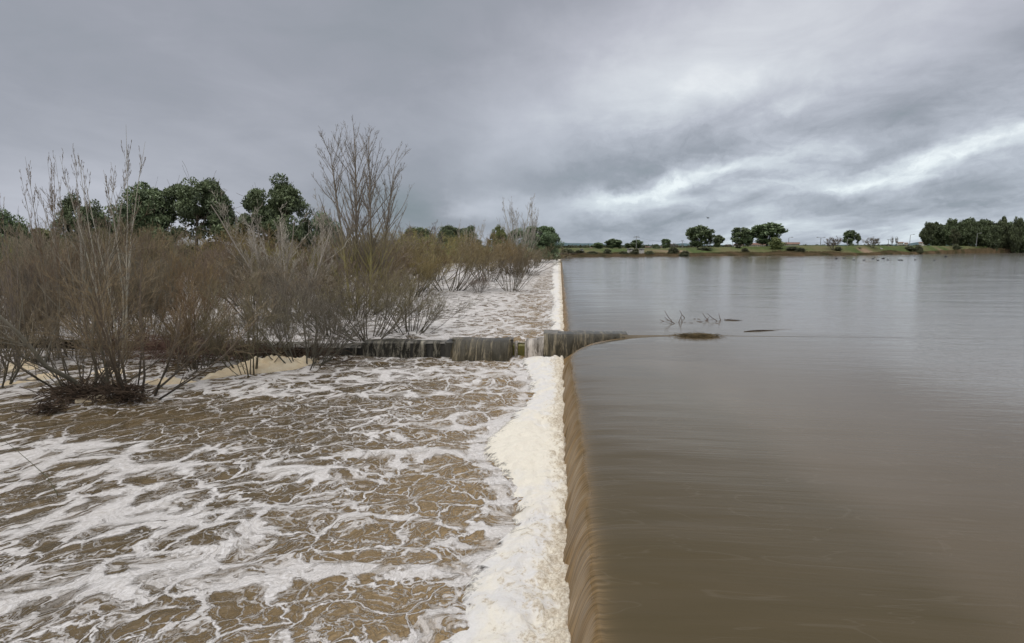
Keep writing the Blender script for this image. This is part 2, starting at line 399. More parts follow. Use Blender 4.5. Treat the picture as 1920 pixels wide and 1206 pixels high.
def mat_foam(name, a, b, dark, yellow=.0):
    n = N(name); pos = n.n('ShaderNodeNewGeometry').outputs['Position']
    u = n.noise(pos, 2.2, 4, .6, .5).outputs[0]; f = n.noise(pos, 26, 5, .7).outputs[0]
    g = n.attr('gap'); t = n.attr('tone')
    col = n.mix(n.ramp(n.math('ADD', u, n.math('MULTIPLY', t, .35)), .35, .75), a, b)
    pit = n.noise(n.mapping(pos, (1, .8, 1)), 7.5, 6, .68, .8).outputs[0]
    hole = n.ramp(n.math('ADD', g, n.ramp(pit, .25, .75, -.5, .5, False)), .46, .70)
    col = n.mix(n.math('MULTIPLY', hole, .85), col, n.mix(n.ramp(f, .3, .7), dark, b))
    col = n.mix(n.ramp(f, .55, .3, 0., .16), col, (.4, .35, .3))
    h = n.math('ADD', n.math('MULTIPLY', f, .03), n.math('MULTIPLY', pit, .05))
    fe = n.attr('feather'); nz = n.noise(n.mapping(pos, (.8, 1, 1)), 4.5, 6, .7, .8).outputs[0]
    alpha = n.ramp(n.math('ADD', fe, n.ramp(nz, .25, .75, -.40, .40, False)), .0, .32)
    return n.out(Alpha=alpha, Base_Color=col, Roughness=.75, Specular_IOR_Level=.25, Normal=n.bump(h, .55, 1.0))
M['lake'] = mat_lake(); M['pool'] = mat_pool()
M['foam'] = mat_foam('white weir foam', (.70, .675, .64), (.77, .715, .60), (.36, .27, .16))
M['foam_cream'] = mat_foam('cream coloured drift foam', (.74, .66, .50), (.68, .55, .36), (.16, .11, .06))

# ------------------------------------------------------------------ lake and the sheet over the crest
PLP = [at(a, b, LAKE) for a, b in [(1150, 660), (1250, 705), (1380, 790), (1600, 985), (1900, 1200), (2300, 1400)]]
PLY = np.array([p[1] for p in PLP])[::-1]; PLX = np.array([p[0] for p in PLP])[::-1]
def sheen_tongue_f(x, y):  # sky sheen painted beyond a diagonal line, plus the tan tongue of water
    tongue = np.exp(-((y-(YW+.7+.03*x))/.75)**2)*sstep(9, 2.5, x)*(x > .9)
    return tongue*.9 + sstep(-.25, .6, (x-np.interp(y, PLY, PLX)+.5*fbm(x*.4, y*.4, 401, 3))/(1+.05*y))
def build_lake(name, ys, zb):
    ts = np.linspace(0, 1, 34)
    sx = np.concatenate([np.linspace(.03, 3, 60), 3+np.geomspace(.08, 700, 110)])
    Y = np.asarray(ys)[:, None]
    b = xb(Y); c = xc(Y)
    T = ts[None, :]
    lip = .15
    x1 = b+(c-b)*T
    z1 = zb-.06 + (LAKE-lip-zb+.06)*(np.sin(np.pi/2*T*.955)/math.sin(math.pi/2*.955))**.85
    z1 = z1 + .05*T*(1-T)*4*vnoise(Y*3.1+0*T, T*1.0+Y*0, 11)*2 + .025*vnoise(Y*11+0*T, T*2+Y*0, 12)*(1-T)
    x1 = x1 + .09*(1-T)*vnoise(Y*5+0*T, T*1.5+Y*0, 17)
    x2 = c+sx[None, :]
    dd = sx[None, :]
    z2 = LAKE - lip*np.exp(-dd/.55)*.62 - lip*.38*np.exp(-dd/3.2)
    z2 = z2 + .012*fbm(x2*.22, Y*.9+0*dd, 21, 3)*np.exp(-dd/8) + .02*fbm(Y*1.6+.2*x2, x2*.35, 27, 3)*np.exp(-dd/1.5)
    X = np.concatenate([x1, x2], 1); Z = np.concatenate([z1, z2], 1)
    YY = np.broadcast_to(Y, X.shape).copy()
    # the current leans a little towards the near end as it goes over
    V = np.stack([X, YY, Z], -1).reshape(-1, 3)
    me = mesh_np(name, V, grid_faces(*X.shape))
    vattr(me, 'plume', sheen_tongue_f(X, YY))
    fallv = np.concatenate([1-.6*T**2+0*Y, np.exp(-dd/.14)*.4+0*Y], 1)
    vattr(me, 'fall', fallv)
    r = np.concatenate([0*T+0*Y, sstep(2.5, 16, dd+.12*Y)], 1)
    vattr(me, 'ripple', r)
    arc = np.concatenate([(T-1)*1.0+0*Y, dd+0*Y], 1)
    vuv(me, np.stack([arc, YY + .06*arc], -1).reshape(-1, 2))
    return me
ys1 = np.concatenate([np.linspace(-60, 0, 30), np.linspace(.15, 12, 240), np.linspace(12.05, YW+.04, 200)])
ys2 = np.concatenate([np.linspace(YW+.9, 40, 160), 40+np.geomspace(.2, 700, 190)])
lake1 = build_lake('lake_water', ys1, 0.0)
# pier strip of lake between the two sections is covered by joining them in one object
lake2 = build_lake('lake_far', ys2, POOL2)
def join_meshes(name, ms, attrs=('fall', 'ripple', 'plume')):
    V = []; Q = []; A = {a: [] for a in attrs}; U = []; o = 0
    for m in ms:
        v = np.zeros(len(m.vertices)*3, np.float32); m.vertices.foreach_get('co', v)
        q = np.zeros(len(m.loops), np.int32); m.loops.foreach_get('vertex_index', q)
        V.append(v.reshape(-1, 3)); Q.append(q.reshape(-1, 4)+o); o += len(m.vertices)
        for a in attrs:
            t = np.zeros(len(m.vertices), np.float32); m.attributes[a].data.foreach_get('value', t); A[a].append(t)
        uvl = np.zeros(len(m.loops)*2, np.float32); m.uv_layers[0].data.foreach_get('uv', uvl)
        uu = np.zeros((len(m.vertices), 2), np.float32); uu[q] = uvl.reshape(-1, 2); U.append(uu)
    me = mesh_np(name, np.concatenate(V), np.concatenate(Q))
    for a in attrs: vattr(me, a, np.concatenate(A[a]))
    vuv(me, np.concatenate(U)); return me
# middle strip, beyond the pier head
ysm = np.linspace(YW+.04, YW+.9, 10)
mxs = PIER_X-.25 + np.concatenate([[0], np.linspace(.05, 3, 40), 3+np.geomspace(.08, 700, 80)])
Xm, Ym = np.meshgrid(mxs, ysm); Zm = LAKE-.03*np.exp(-(Xm-PIER_X)/3)+.002
mm = mesh_np('m', np.stack([Xm, Ym, Zm], -1).reshape(-1, 3), grid_faces(*Xm.shape))
vattr(mm, 'fall', 0*Xm); vattr(mm, 'plume', sheen_tongue_f(Xm, Ym)); vattr(mm, 'ripple', sstep(2.5, 16, Xm)); vuv(mm, np.stack([Xm, Ym], -1).reshape(-1, 2))
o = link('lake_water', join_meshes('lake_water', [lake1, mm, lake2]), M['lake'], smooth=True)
tag(o, kind='structure')

# ------------------------------------------------------------------ lower pools
def foam_edge():
    px = [(975, 676), (980, 695), (990, 722), (990, 745), (962, 770), (900, 828), (905, 850), (938, 882), (932, 910), (966, 950), (958, 980), (918, 1012), (888, 1050), (862, 1110), (825, 1175), (800, 1206), (770, 1260)]
    pts = [at(a, b, .05) for a, b in px]
    ys = np.array([p[1] for p in pts])[::-1]; xs = np.array([p[0] for p in pts])[::-1]
    return ys, xs
FEY, FEX = foam_edge()
def fedge(y): return np.where(y > YW, -.55-.012*(y-YW)+.35*vnoise(y*.35, y*0, 31), np.interp(y, FEY, FEX)-.10) + .10*vnoise(y*2.2, y*0, 33)+.05*vnoise(y*7, y*0, 34)

COVER = [  # px, py, radius px-ish in metres (x, y), amount
 (60, 850, 2.6, 1.0, .55), (220, 870, 1.8, .8, .35), (250, 950, 2.2, .7, .5), (520, 880, 2.5, .35, .45), (800, 850, 2.2, .22, .55),
 (330, 1080, 2.0, .7, .40), (90, 1100, 1.3, .5, .40), (550, 1080, 1.1, .35, .45), (700, 1060, 1.2, .14, .5), (180, 1000, 2.0, .5, .3),
 (640, 780, 3.0, .9, .20), (700, 700, 5.0, 1.4, .32), (450, 730, 2.6, 1.0, .32), (880, 800, 1.6, .4, .2), (900, 690, 2, .8, .25), (300, 720, 3, .6, .25),
 (250, 790, 4.5, 1.5, -.50), (430, 775, 3.0, 1.0, -.40), (60, 790, 3.0, .9, -.3), (400, 860, 1.6, .35, -.4), (620, 870, .9, .35, -.2), (650, 1140, 1.2, .55, -.45), (800, 1110, 1.0, .5, -.3),
 (840, 910, 1.6, .8, -.25), (830, 750, 2.2, 1.1, -.12), (240, 1170, .7, .35, -.5), (490, 680, 2, .8, .2), (60, 945, .8, .4, -.4), (130, 1040, .6, .3, -.3), (800, 980, 1.3, .7, -.15)]
LINES = [(990, 705, 560, 712, .16, .5), (985, 738, 640, 742, .16, .5), (960, 795, 560, 800, .13, .5), (920, 845, 430, 870, .14, .6), (940, 905, 560, 900, .09, .5), (955, 985, 560, 960, .09, .45), (840, 1085, 540, 1060, .08, .6),
 (880, 1050, 640, 1100, .05, .35), (700, 1110, 520, 1140, .06, .5), (940, 760, 700, 768, .08, .4), (930, 880, 720, 872, .07, .4)]
def build_pool(name, xs, ys, z0, near):
    X, Y = np.meshgrid(xs, ys)
    if near:
        cov = -.02 + .04*sstep(-3, -7, X) + 0*X
        for a, b, sx, sy, m in COVER:
            p = at(a, b, 0); cov = cov + m*(.8 if m > 0 else 1.1)*np.exp(-((X-p[0])/sx)**2-((Y-p[1])/sy)**2)
        left = sstep(-9, -16, X)*sstep(8, 14, Y)
        cov = cov + .25*sstep(-14, -20, X)
        for a, b, a2, b2, sg, m in LINES:
            p = at(a, b, 0); p2 = at(a2, b2, 0); t = np.clip((X-p[0])/(p2[0]-p[0]), -.15, 1.15)
            yl = p[1]+(p2[1]-p[1])*t+.35*vnoise(X*.7+a, X*0, 405)+.12*vnoise(X*2.3+a, X*0, 406)
            cov = cov + m*np.exp(-((Y-yl)/sg)**2)*sstep(-.15, .1, t)*sstep(1.15, .8, t)
        de0 = X-fedge(Y); cov = cov + .6*np.exp(-(de0/.20)**2)
    else:
        cov = .18 + .22*sstep(.5, -6, X) + .12*vnoise(X*.1, Y*.12, 44) - .15*np.exp(-((X+1.8)/1.2)**2) + .25*sstep(60, 120, Y)
    de = X-fedge(Y)
    netv = np.clip(sstep(-11, -3.2, X)*1.0+.12, 0, 1) if near else 0*X+.8
    churn = sstep(-6.5, -1.0, X)
    turb = .35+.65*sstep(-9, -1, X)
    U = X.copy(); Vv = Y + .025*np.minimum(X, 0)**2*(np.exp(-(np.maximum(Y-6, 0)/9)**2) if near else 0)
    Z = z0 + turb*(.17*fbm(U*.6, Vv*1.0, 51, 4) + .09*fbm(U*1.9, Vv*2.6, 55, 4))
    if near:
        for a, b, sx, sy, m in COVER[:10]:
            p = at(a, b, 0); Z = Z + .10*m*np.exp(-((X-p[0])/sx)**2-((Y-p[1])/sy)**2)
    else:
        # the surface draws down over the left, lower stretch of the wall
        k = sstep(3.5, .6, Y-wall_y(X))*sstep(wall_x(690), wall_x(665), X)
        Z = Z - .22*k
        over = sstep(.9, .3, Y-wall_y(X))
        Z = Z*(1-over)+over*np.minimum(Z, z0-.06-.22*k)
    me = mesh_np(name, np.stack([X, Y, Z], -1).reshape(-1, 3), grid_faces(*X.shape))
    vattr(me, 'cover', cov); vattr(me, 'net', netv); vattr(me, 'churn', churn)
    vuv(me, np.stack([U, Vv], -1).reshape(-1, 2))
    o = link(name, me, M['pool'], smooth=True); tag(o, kind='structure'); return o
px_ = np.concatenate([-200+np.linspace(0, 170, 30), np.linspace(-29.5, -14, 70), np.linspace(-13.95, .5, 330)])
py_ = np.concatenate([np.linspace(-60, 3, 30), np.linspace(3.1, 13, 330), np.linspace(13.05, YW+.25, 170)])
build_pool('river_water', px_, py_, 0.0, True)
px2 = np.concatenate([-260+np.linspace(0, 200, 30), np.linspace(-59, -20, 60), np.linspace(-19.8, .6, 190)])
build_pool('upper_river_water', px2, np.concatenate([np.linspace(YW+.30, 40, 150), 40+np.geomspace(.2, 170, 120)]), POOL2, False)

# the bank of foam heaped along the foot of the weir
def foam_bank(name, ys, z0, label, lump=1.0):
    n = 60; t = np.linspace(0, 1, n)[None, :]; Y = ys[:, None]
    e = fedge(Y); b = xb(Y)+.16
    wob = .12*fbm(Y*1.3+t*0, t*3+Y*0, 61, 3)
    X = e + (b-e)*t + wob*(1-t)*t*3
    YY = Y + 0*t
    edge = sstep(0, .16, t)*.55+sstep(.05, .5, t)*.45
    bul = fbm(X*1.4, YY*1.1, 63, 4); fin = fbm(X*5, YY*4.2, 66, 4)
    bil = np.abs(fbm(X*2.6, YY*2.3, 69, 3))
    H = (.06 + .13*np.clip(bul+.4, 0, 1) + .05*fin + .06*(0.5-bil))*lump
    # churn near the curtain
    ch = sstep(.62, .9, t)
    H = H + ch*(.10*fbm(X*9, YY*8, 72, 3))*lump
    Z = z0 - .12 + edge*(H+.12)*sstep(1.02, .93, t) + (1-sstep(1.02, .93, t))*.02
    me = mesh_np(name, np.stack([X, YY, Z], -1).reshape(-1, 3), grid_faces(*X.shape))
    g = .12 + .42*sstep(.55, .92, t)+.25*fbm(X*3.2, YY*2.6, 75, 3)+0*Y
    g = g + .22*np.exp(-((t-.45)/.25)**2)*sstep(11.5, 8, Y) - .3*sstep(.14, .0, t)
    # the heaped cream tongue
    p = at(965, 830, .2); tone = np.exp(-((X-p[0])/.9)**2-((YY-p[1])/2.2)**2)*1.2 + .8*sstep(.6, 1, t)
    g = g - .45*np.exp(-((X-p[0])/.8)**2-((YY-p[1])/2.4)**2)
    g = g + .08 + .15*sstep(.5, .75, t)
    vattr(me, 'feather', (X-e)); vattr(me, 'gap', g); vattr(me, 'tone', tone)
    o = link(name, me, M['foam'], smooth=True); tag(o, label, 'foam', kind='stuff'); return o
foam_bank('foam', np.concatenate([np.linspace(2.5, 13, 460), np.linspace(13.03, YW-.02, 260)]), 0, 'thick white foam heaped along the foot of the near fall')
foam_bank('foam', np.concatenate([np.linspace(YW+.5, 60, 300), np.linspace(60.3, END, 160)]), POOL2, 'narrow white foam strip at the foot of the far fall', .75)

# ------------------------------------------------------------------ ground
BANK = [(-1200, 95), (300, 105), (700, 120), (900, 150), (1000, 186), (1050, 189), (1062, 208), (1250, 232), (1400, 262), (1500, 268), (1600, 290), (1700, 350), (1800, 430), (1920, 520), (3000, 700)]
BA = np.array([math.atan2(ray(p, HY)[0], ray(p, HY)[1]) if p > -400 else -1.6 for p, r in BANK]); BA[-1] = 1.5
BR = np.array([r for p, r in BANK], float)
def bank_r(az): return np.interp(az, BA, BR)
def ground_z(x, y):
    az = np.arctan2(x, y); r = np.hypot(x, y); R = bank_r(az) + 2.5*vnoise(az*60, az*0, 80)+1.2*vnoise(az*190, az*0, 81)
    R = np.where(np.abs(az) > 1.5, 1e5, R)
    d = r-R
    right = sstep(.0, .08, az)
    top = np.where(az > .005, 3.4+1.6*sstep(.15, .4, az), 2.2)
    z = -1.6 + 2.9*sstep(-12, 2, d) + (top-1.0)*sstep(0, 34, d)*1.0 + .5*fbm(x*.05, y*.05, 83, 3)*sstep(2, 20, d)
    z = z + (d > 60)*np.minimum((d-60)*.0005, 2)
    return z
def ground_at(x, y): return float(ground_z(np.array([float(x)]), np.array([float(y)]))[0])
azs = np.unique(np.concatenate([np.linspace(-math.pi, -.9, 60), np.linspace(-.9, 1.0, 760), np.linspace(1.0, math.pi, 60)]))
rs = np.concatenate([[0.01], np.geomspace(8, 80, 14), np.linspace(84, 620, 300), np.geomspace(630, 9000, 40)])
AZ, RR = np.meshgrid(azs, rs); GX = np.sin(AZ)*RR; GY = np.cos(AZ)*RR; GZ = ground_z(GX, GY)
me = mesh_np('ground', np.stack([GX, GY, GZ], -1).reshape(-1, 3), grid_faces(*GX.shape)[:, ::-1])
Rb = bank_r(AZ); vattr(me, 'shore', (RR-Rb))
def mat_ground():
    n = N('river bank ground'); pos = n.n('ShaderNodeNewGeometry').outputs['Position']; sh = n.attr('shore')
    a = n.noise(pos, .06, 5, .6).outputs[0]; b = n.noise(pos, .7, 5, .7).outputs[0]; c = n.noise(n.mapping(pos, (1, 1, 1)), .022, 3).outputs[0]
    green = n.mix(n.ramp(b, .3, .7), (.05, .072, .022), (.105, .135, .045))
    green = n.mix(n.ramp(a, .42, .62, 0., .65), green, (.17, .14, .075))
    reed = n.mix(n.ramp(b, .3, .7), (.13, .095, .055), (.25, .175, .11))
    dirt = n.mix(n.ramp(b, .3, .7), (.20, .14, .09), (.33, .235, .16))
    lim = n.ramp(n.math('ADD', sh, n.ramp(a, .3, .7, -7, 7, False)), 1., 6.)
    col = n.mix(lim, n.mix(n.ramp(c, .32, .46), reed, n.mix(n.ramp(b, .3, .7), (.07, .075, .03), (.12, .11, .05))), green)
    col = n.mix(n.math('MULTIPLY', n.ramp(c, .55, .64), n.math('MULTIPLY', lim, n.ramp(sh, 30., 18.))), col, dirt)
    col = n.mix(n.ramp(sh, 2., -.5), col, (.06, .05, .035))
    return n.out(Base_Color=col, Roughness=.95, Specular_IOR_Level=.1, Normal=n.bump(b, .6, .4))
tag(link('ground', me, mat_ground(), smooth=True), kind='structure')

# hills on the skyline
def hills(name, r0, prof, c1, c2, seed):
    az = np.linspace(-1.3, 1.3, 500); n = 14
    R = r0*(1+np.linspace(-.18, .25, n))[None, :]; T = np.linspace(0, 1, n)[None, :]
    pxs = np.array([p for p, h in prof]); A = np.array([math.atan2(ray(p, HY)[0], ray(p, HY)[1]) for p in pxs])
    hp = np.interp(az, A, [h for p, h in prof])[:, None]
    H = hp/F*r0*(1+.35*fbm(az*22, az*0, seed, 4)[:, None])*np.sin(np.pi*np.clip(T*1.0, 0, .98))**.9 + CAMZ
    Z = np.where(T < .05, 0, H) ; Z = Z + 3*fbm(az[:, None]*120+0*T, T*8+0*az[:, None], seed+3, 3)
    X = np.sin(az)[:, None]*R; Y = np.cos(az)[:, None]*R
    me = mesh_np(name, np.stack([X, Y, Z], -1).reshape(-1, 3), grid_faces(*X.shape))
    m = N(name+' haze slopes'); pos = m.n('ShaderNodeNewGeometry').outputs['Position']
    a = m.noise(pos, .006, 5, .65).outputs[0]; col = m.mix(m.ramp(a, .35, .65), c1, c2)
    tag(link(name, me, m.out(Base_Color=col, Roughness=1.0, Specular_IOR_Level=0.0), smooth=True), kind='structure')
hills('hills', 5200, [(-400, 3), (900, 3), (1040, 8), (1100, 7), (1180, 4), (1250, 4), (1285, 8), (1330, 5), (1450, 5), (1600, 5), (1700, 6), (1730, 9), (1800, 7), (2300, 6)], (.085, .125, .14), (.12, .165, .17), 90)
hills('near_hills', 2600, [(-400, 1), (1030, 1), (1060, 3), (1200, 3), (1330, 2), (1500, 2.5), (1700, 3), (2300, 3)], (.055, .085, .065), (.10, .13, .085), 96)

# ------------------------------------------------------------------ bare trees and bushes
def norm(v): return v/np.maximum(np.linalg.norm(v, axis=-1, keepdims=True), 1e-6)
def polylines(rng, P0, D0, L, K, up, wob):
    n = len(P0); P = np.zeros((n, K, 3)); P[:, 0] = P0; D = norm(D0).copy(); st = (L/(K-1))[:, None]
    for k in range(1, K):
        D = norm(D + np.array([0, 0, 1])*up + rng.normal(0, wob, (n, 3)))
        P[:, k] = P[:, k-1] + D*st
    return P
def spawn(rng, P, L, R0, nc, t0, t1, ang, lf, K, up, wob, rr, lvar=.35, taper=.5):
    n, Kp, _ = P.shape; t = rng.uniform(t0, t1, (n, nc)); s = t*(Kp-1); i = np.minimum(s.astype(int), Kp-2); f = (s-i)[..., None]
    idx = np.arange(n)[:, None]
    a = P[idx, i]; b = P[idx, i+1]; p0 = a+(b-a)*f; T = norm(b-a)
    rnd = rng.normal(0, 1, T.shape); perp = norm(rnd-(rnd*T).sum(-1, keepdims=True)*T)
    th = rng.normal(ang, ang*.25, (n, nc))[..., None]
    D = T*np.cos(th)+perp*np.sin(th)
    l = (L[:, None]*lf*(1-taper*t)*rng.uniform(1-lvar, 1+lvar, (n, nc))).ravel()
    r = (R0[:, None]*rr*(1-.85*t)).ravel()
    return polylines(rng, p0.reshape(-1, 3), D.reshape(-1, 3), l, K, up, wob), l, r
def tubes(P, R0, m, rtip=.25, rmin=.0):
    n, K, _ = P.shape
    T = np.zeros_like(P); T[:, 1:-1] = P[:, 2:]-P[:, :-2]; T[:, 0] = P[:, 1]-P[:, 0]; T[:, -1] = P[:, -1]-P[:, -2]; T = norm(T)
    ref = np.where(np.abs(T[..., 2:3]) > .9, np.array([1., 0, 0]), np.array([0, 0, 1.]))
    u = norm(np.cross(T, ref)); v = np.cross(T, u)
    R = np.maximum(R0[:, None]*np.linspace(1, rtip, K)[None, :], rmin)[..., None, None]
    a = np.arange(m)*2*math.pi/m
    V = P[:, :, None]+R*(np.cos(a)[None, None, :, None]*u[:, :, None]+np.sin(a)[None, None, :, None]*v[:, :, None])
    base = (np.arange(n)*K*m)[:, None, None]; k = np.arange(K-1)[None, :, None]*m; j = np.arange(m)[None, None, :]; j2 = (j+1) % m
    Q = np.stack([base+k+j, base+k+j2, base+k+m+j2, base+k+m+j], -1).reshape(-1, 4)
    return V.reshape(-1, 3), Q
def tube_mesh(name, sets):
    V = []; Q = []; o = 0
    for s in sets:
        v, q = tubes(*s); V.append(v); Q.append(q+o); o += len(v)
    return mesh_np(name, np.concatenate(V), np.concatenate(Q))
PROTO = {}
def bare(kind, seed, H=1.0, nst=18, spread=(.2, .95), up0=.07, counts=(7, 6, 3), angs=(.55, .6, .6), lfs=(.5, .45, .5), r0=.022, rt=.005, base=.28, K=8, ups=(.10, .08, .06), t0s=(.2, .2, .2), wob=.05, cone=False, fan=False):
    rng = np.random.default_rng(seed)
    az = rng.uniform(0, 2*math.pi, nst); th = spread[0]+(spread[1]-spread[0])*rng.uniform(0, 1, nst)**.8
    P0 = np.stack([np.cos(az)*base*rng.uniform(.1, 1, nst), np.sin(az)*base*rng.uniform(.1, 1, nst), np.full(nst, -.4)], -1)
    D0 = np.stack([np.cos(az)*np.sin(th), np.sin(az)*np.sin(th), np.cos(th)], -1)
    L = H*rng.uniform(.75, 1.15, nst)/np.maximum(np.cos(th*.55), .5)
    R = r0*rng.uniform(.6, 1.25, nst)
    if fan:     # stems standing side by side, tallest second from the left
        lean = np.array([-.075, -.02, .055, .11, .02]); D0 = np.stack([lean, rng.uniform(-.05, .05, 5), np.ones(5)], -1)
        P0 = np.stack([np.array([-.8, -.35, .3, .7, .1]), rng.uniform(-.4, .4, 5), np.full(5, -.4)], -1); L = H*np.array([.96, 1.06, .97, .88, .7]); R = r0*np.array([1., 1.2, 1.1, .9, .6])
    P = polylines(rng, P0, D0, L, K, up0, wob)
    st = [(P, R, 6, .1 if cone else .3, 0)]
    tw = []
    cp, cl, cr = P, L, R
    for i, c in enumerate(counts):
        cp, cl, cr = spawn(rng, cp, cl, cr, c, t0s[i], .97, angs[i], lfs[i], 6 if i == 0 else 4, ups[i], .05 if cone else .09, .5, taper=.62 if cone else .45)
        cr = np.maximum(cr, rt)
        (st if i == 0 else tw).append((cp, cr, 4 if i == 0 else 3, .4, rt*.6))
    return tube_mesh('stems', st), tube_mesh('twigs', tw)
BP = {
 'big': lambda s: bare('b', s, H=5.2, nst=15, spread=(.12, 1.3), up0=.04, counts=(8, 5, 3), angs=(.6, .6, .6), lfs=(.55, .5, .5), r0=.05, rt=.006, base=.6, K=10, ups=(.05, .04, .03), t0s=(.25, .2, .2), wob=.07),
 'bush': lambda s: bare('b', s, H=3.4, nst=26, spread=(.1, 1.15), up0=.06, counts=(8, 6, 4), angs=(.55, .55, .5), lfs=(.45, .5, .5), r0=.030, rt=.0055, base=.6, t0s=(.35, .2, .2)),
 'thick': lambda s: bare('b', s, H=4.4, nst=22, spread=(.1, 1.0), up0=.05, counts=(8, 7, 4), angs=(.55, .6, .6), lfs=(.45, .5, .5), r0=.035, rt=.009, base=.9, t0s=(.38, .2, .2), wob=.07),
 'poplar': lambda s: bare('p', s, H=12.5, nst=5, spread=(.06, .17), up0=.01, counts=(40, 10, 4), angs=(.48, .42, .45), lfs=(.36, .30, .42), r0=.10, rt=.0055, base=.9, K=14, ups=(.05, .06, .04), t0s=(.15, .12, .2), wob=.012, cone=True, fan=True),
 'shoot': lambda s: bare('p', s, H=8.5, nst=6, spread=(.03, .25), up0=.03, counts=(20, 7, 3), angs=(.5, .4, .4), lfs=(.17, .3, .5), r0=.05, rt=.007, base=.6, K=12, ups=(.22, .2, .1), t0s=(.25, .15, .2), wob=.03, cone=True),
 'pale': lambda s: bare('p', s, H=6.5, nst=11, spread=(.06, .5), up0=.05, counts=(11, 6, 4), angs=(.35, .4, .45), lfs=(.35, .4, .5), r0=.05, rt=.008, base=.4, K=10, ups=(.10, .1, .08)),
 'round': lambda s: bare('p', s, H=5.5, nst=7, spread=(.1, .75), up0=.02, counts=(10, 8, 6), angs=(.6, .6, .6), lfs=(.5, .5, .5), r0=.10, rt=.028, base=.25, K=9, t0s=(.3, .15, .2)),
}
ALLPROTO = {}
def proto(kind, var, mats):
    key = (kind, var, mats)
    if key not in ALLPROTO:
        mk = (kind, var)
        if mk not in PROTO:
            a, b = BP[kind](100+var*13+len(kind)); PROTO[mk] = (a, b)
        a, b = PROTO[mk]
        a = a.copy(); b = b.copy()
        bb = np.zeros(len(b.vertices)*3, np.float32); b.vertices.foreach_get('co', bb); bb = bb.reshape(-1, 3)
        a.materials.append(M[mats[0]]); b.materials.append(M[mats[1]])
        for m in (a, b): m.polygons.foreach_set('use_smooth', np.ones(len(m.polygons), bool))
        ALLPROTO[key] = (a, b, float(np.percentile(bb[:, 2], 99.7)), float(np.percentile(bb[:, 0], 98)-np.percentile(bb[:, 0], 2)))
    return ALLPROTO[key]
def place_bare(name, label, cat, kind, var, mats, loc, H, Wd=None, rz=0, group=None, names=('stems', 'twigs')):
    a, b, h, wd = proto(kind, var, mats)
    r = empty(name, loc, rz); sz = H/h; sx = (Wd/wd) if Wd else sz
    r.scale = (sx, sx, sz); tag(r, label, cat, group)
    for nm, m in zip(names, (a, b)):
        o = bpy.data.objects.new(nm, m); COL.objects.link(o); o.parent = r
    return r
def bush(px, dist, top, width_px, label, kind='bush', var=0, mats=('stem_grey', 'twig_grey'), name='willow_bush', cat='bush', z=None, group=None, names=('stems', 'twigs')):
    p = away(px, dist); zz = (0 if dist*1.0 < YW/abs(math.cos(math.atan2(p[0], p[1]))) else POOL2) if z is None else z
    p[2] = zz-.05
    H = height_at(px, top, dist)-zz; Wd = width_at(px-width_px/2, px+width_px/2, dist)
    return place_bare(name, label, cat, kind, var, mats, p, H, Wd, random.uniform(0, 6.28), group, names)

# the near island bush and its companions
def dist_of(px, py, z): p = at(px, py, z); return math.hypot(p[0], p[1])
G = 'stem_grey'
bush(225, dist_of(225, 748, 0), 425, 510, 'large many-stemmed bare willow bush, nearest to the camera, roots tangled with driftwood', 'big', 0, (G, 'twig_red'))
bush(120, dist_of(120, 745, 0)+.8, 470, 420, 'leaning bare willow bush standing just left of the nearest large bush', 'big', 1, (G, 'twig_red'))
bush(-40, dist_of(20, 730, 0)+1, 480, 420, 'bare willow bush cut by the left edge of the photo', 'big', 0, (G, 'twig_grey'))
def leaning_willow():
    rng = np.random.default_rng(77); b = at(146, 748, 0); d = math.hypot(b[0], b[1])
    pts = [(146, 748), (110, 715), (62, 690), (38, 655), (15, 625), (-25, 585), (-70, 540)]
    P = np.array([[*away(a, d*1.0)[:2], max(height_at(a, c, d), -.1)] for a, c in pts])
    P2 = np.array([[*away(a, d*1.01)[:2], max(height_at(a, c, d), -.1)] for a, c in [(180, 750), (178, 700), (170, 640), (176, 580), (150, 520), (160, 470), (150, 430)]])
    P3 = np.array([[*away(a, d*.99)[:2], max(height_at(a, c, d), -.1)] for a, c in [(150, 745), (158, 700), (155, 650), (165, 590), (190, 540), (205, 480), (240, 430)]])
    root = empty('willow_tree', tuple(b)); tag(root, 'pale leaning willow with two upright trunks, left foot of the nearest bush', 'tree')
    P = np.stack([P, P2, P3])-b; L = np.full(3, 5.); Rr = np.array([.075, .05, .045])
    s1, l1, r1 = spawn(rng, P, L, Rr, 16, .25, .97, .7, .5, 7, .05, .08, .45)
    s2, l2, r2 = spawn(rng, s1, l1, np.maximum(r1, .012), 6, .2, .97, .6, .5, 5, .05, .08, .5)
    s3, l3, r3 = spawn(rng, s2, l2, np.maximum(r2, .008), 3, .2, .97, .6, .5, 4, .05, .08, .5)
    link('trunks', tube_mesh('trunks', [(P, Rr, 8, .4, 0), (s1, np.maximum(r1, .012), 5, .3, .005)]), M['willow_trunk'], root, True)
    link('twigs', tube_mesh('twigs', [(s2, np.maximum(r2, .007), 3, .4, .004), (s3, np.maximum(r3, .006), 3, .4, .003)]), M['twig_grey'], root, True)
leaning_willow()
def pxw(px, dist): return dist
bush(455, 22.6, 505, 260, 'grey-brown bush rooted against the dark left end of the low wall', 'bush', 0, (G, 'twig_grey'))
bush(560, 23.0, 512, 230, 'grey-brown bush leaning over the low wall behind the cream foam', 'bush', 1, (G, 'twig_grey'))
bush(350, 24.0, 500, 220, 'reddish bush in front of the left end of the low wall', 'bush', 2, (G, 'twig_red'))
bush(685, 25.6, 500, 230, 'dark dense bush with thick trunks right behind the middle of the low wall', 'bush', 1, ('dark_bark', 'twig_grey'))
bush(765, 26.4, 510, 190, 'spreading grey bush at the right end of the thicket behind the low wall', 'bush', 0, (G, 'twig_grey'))
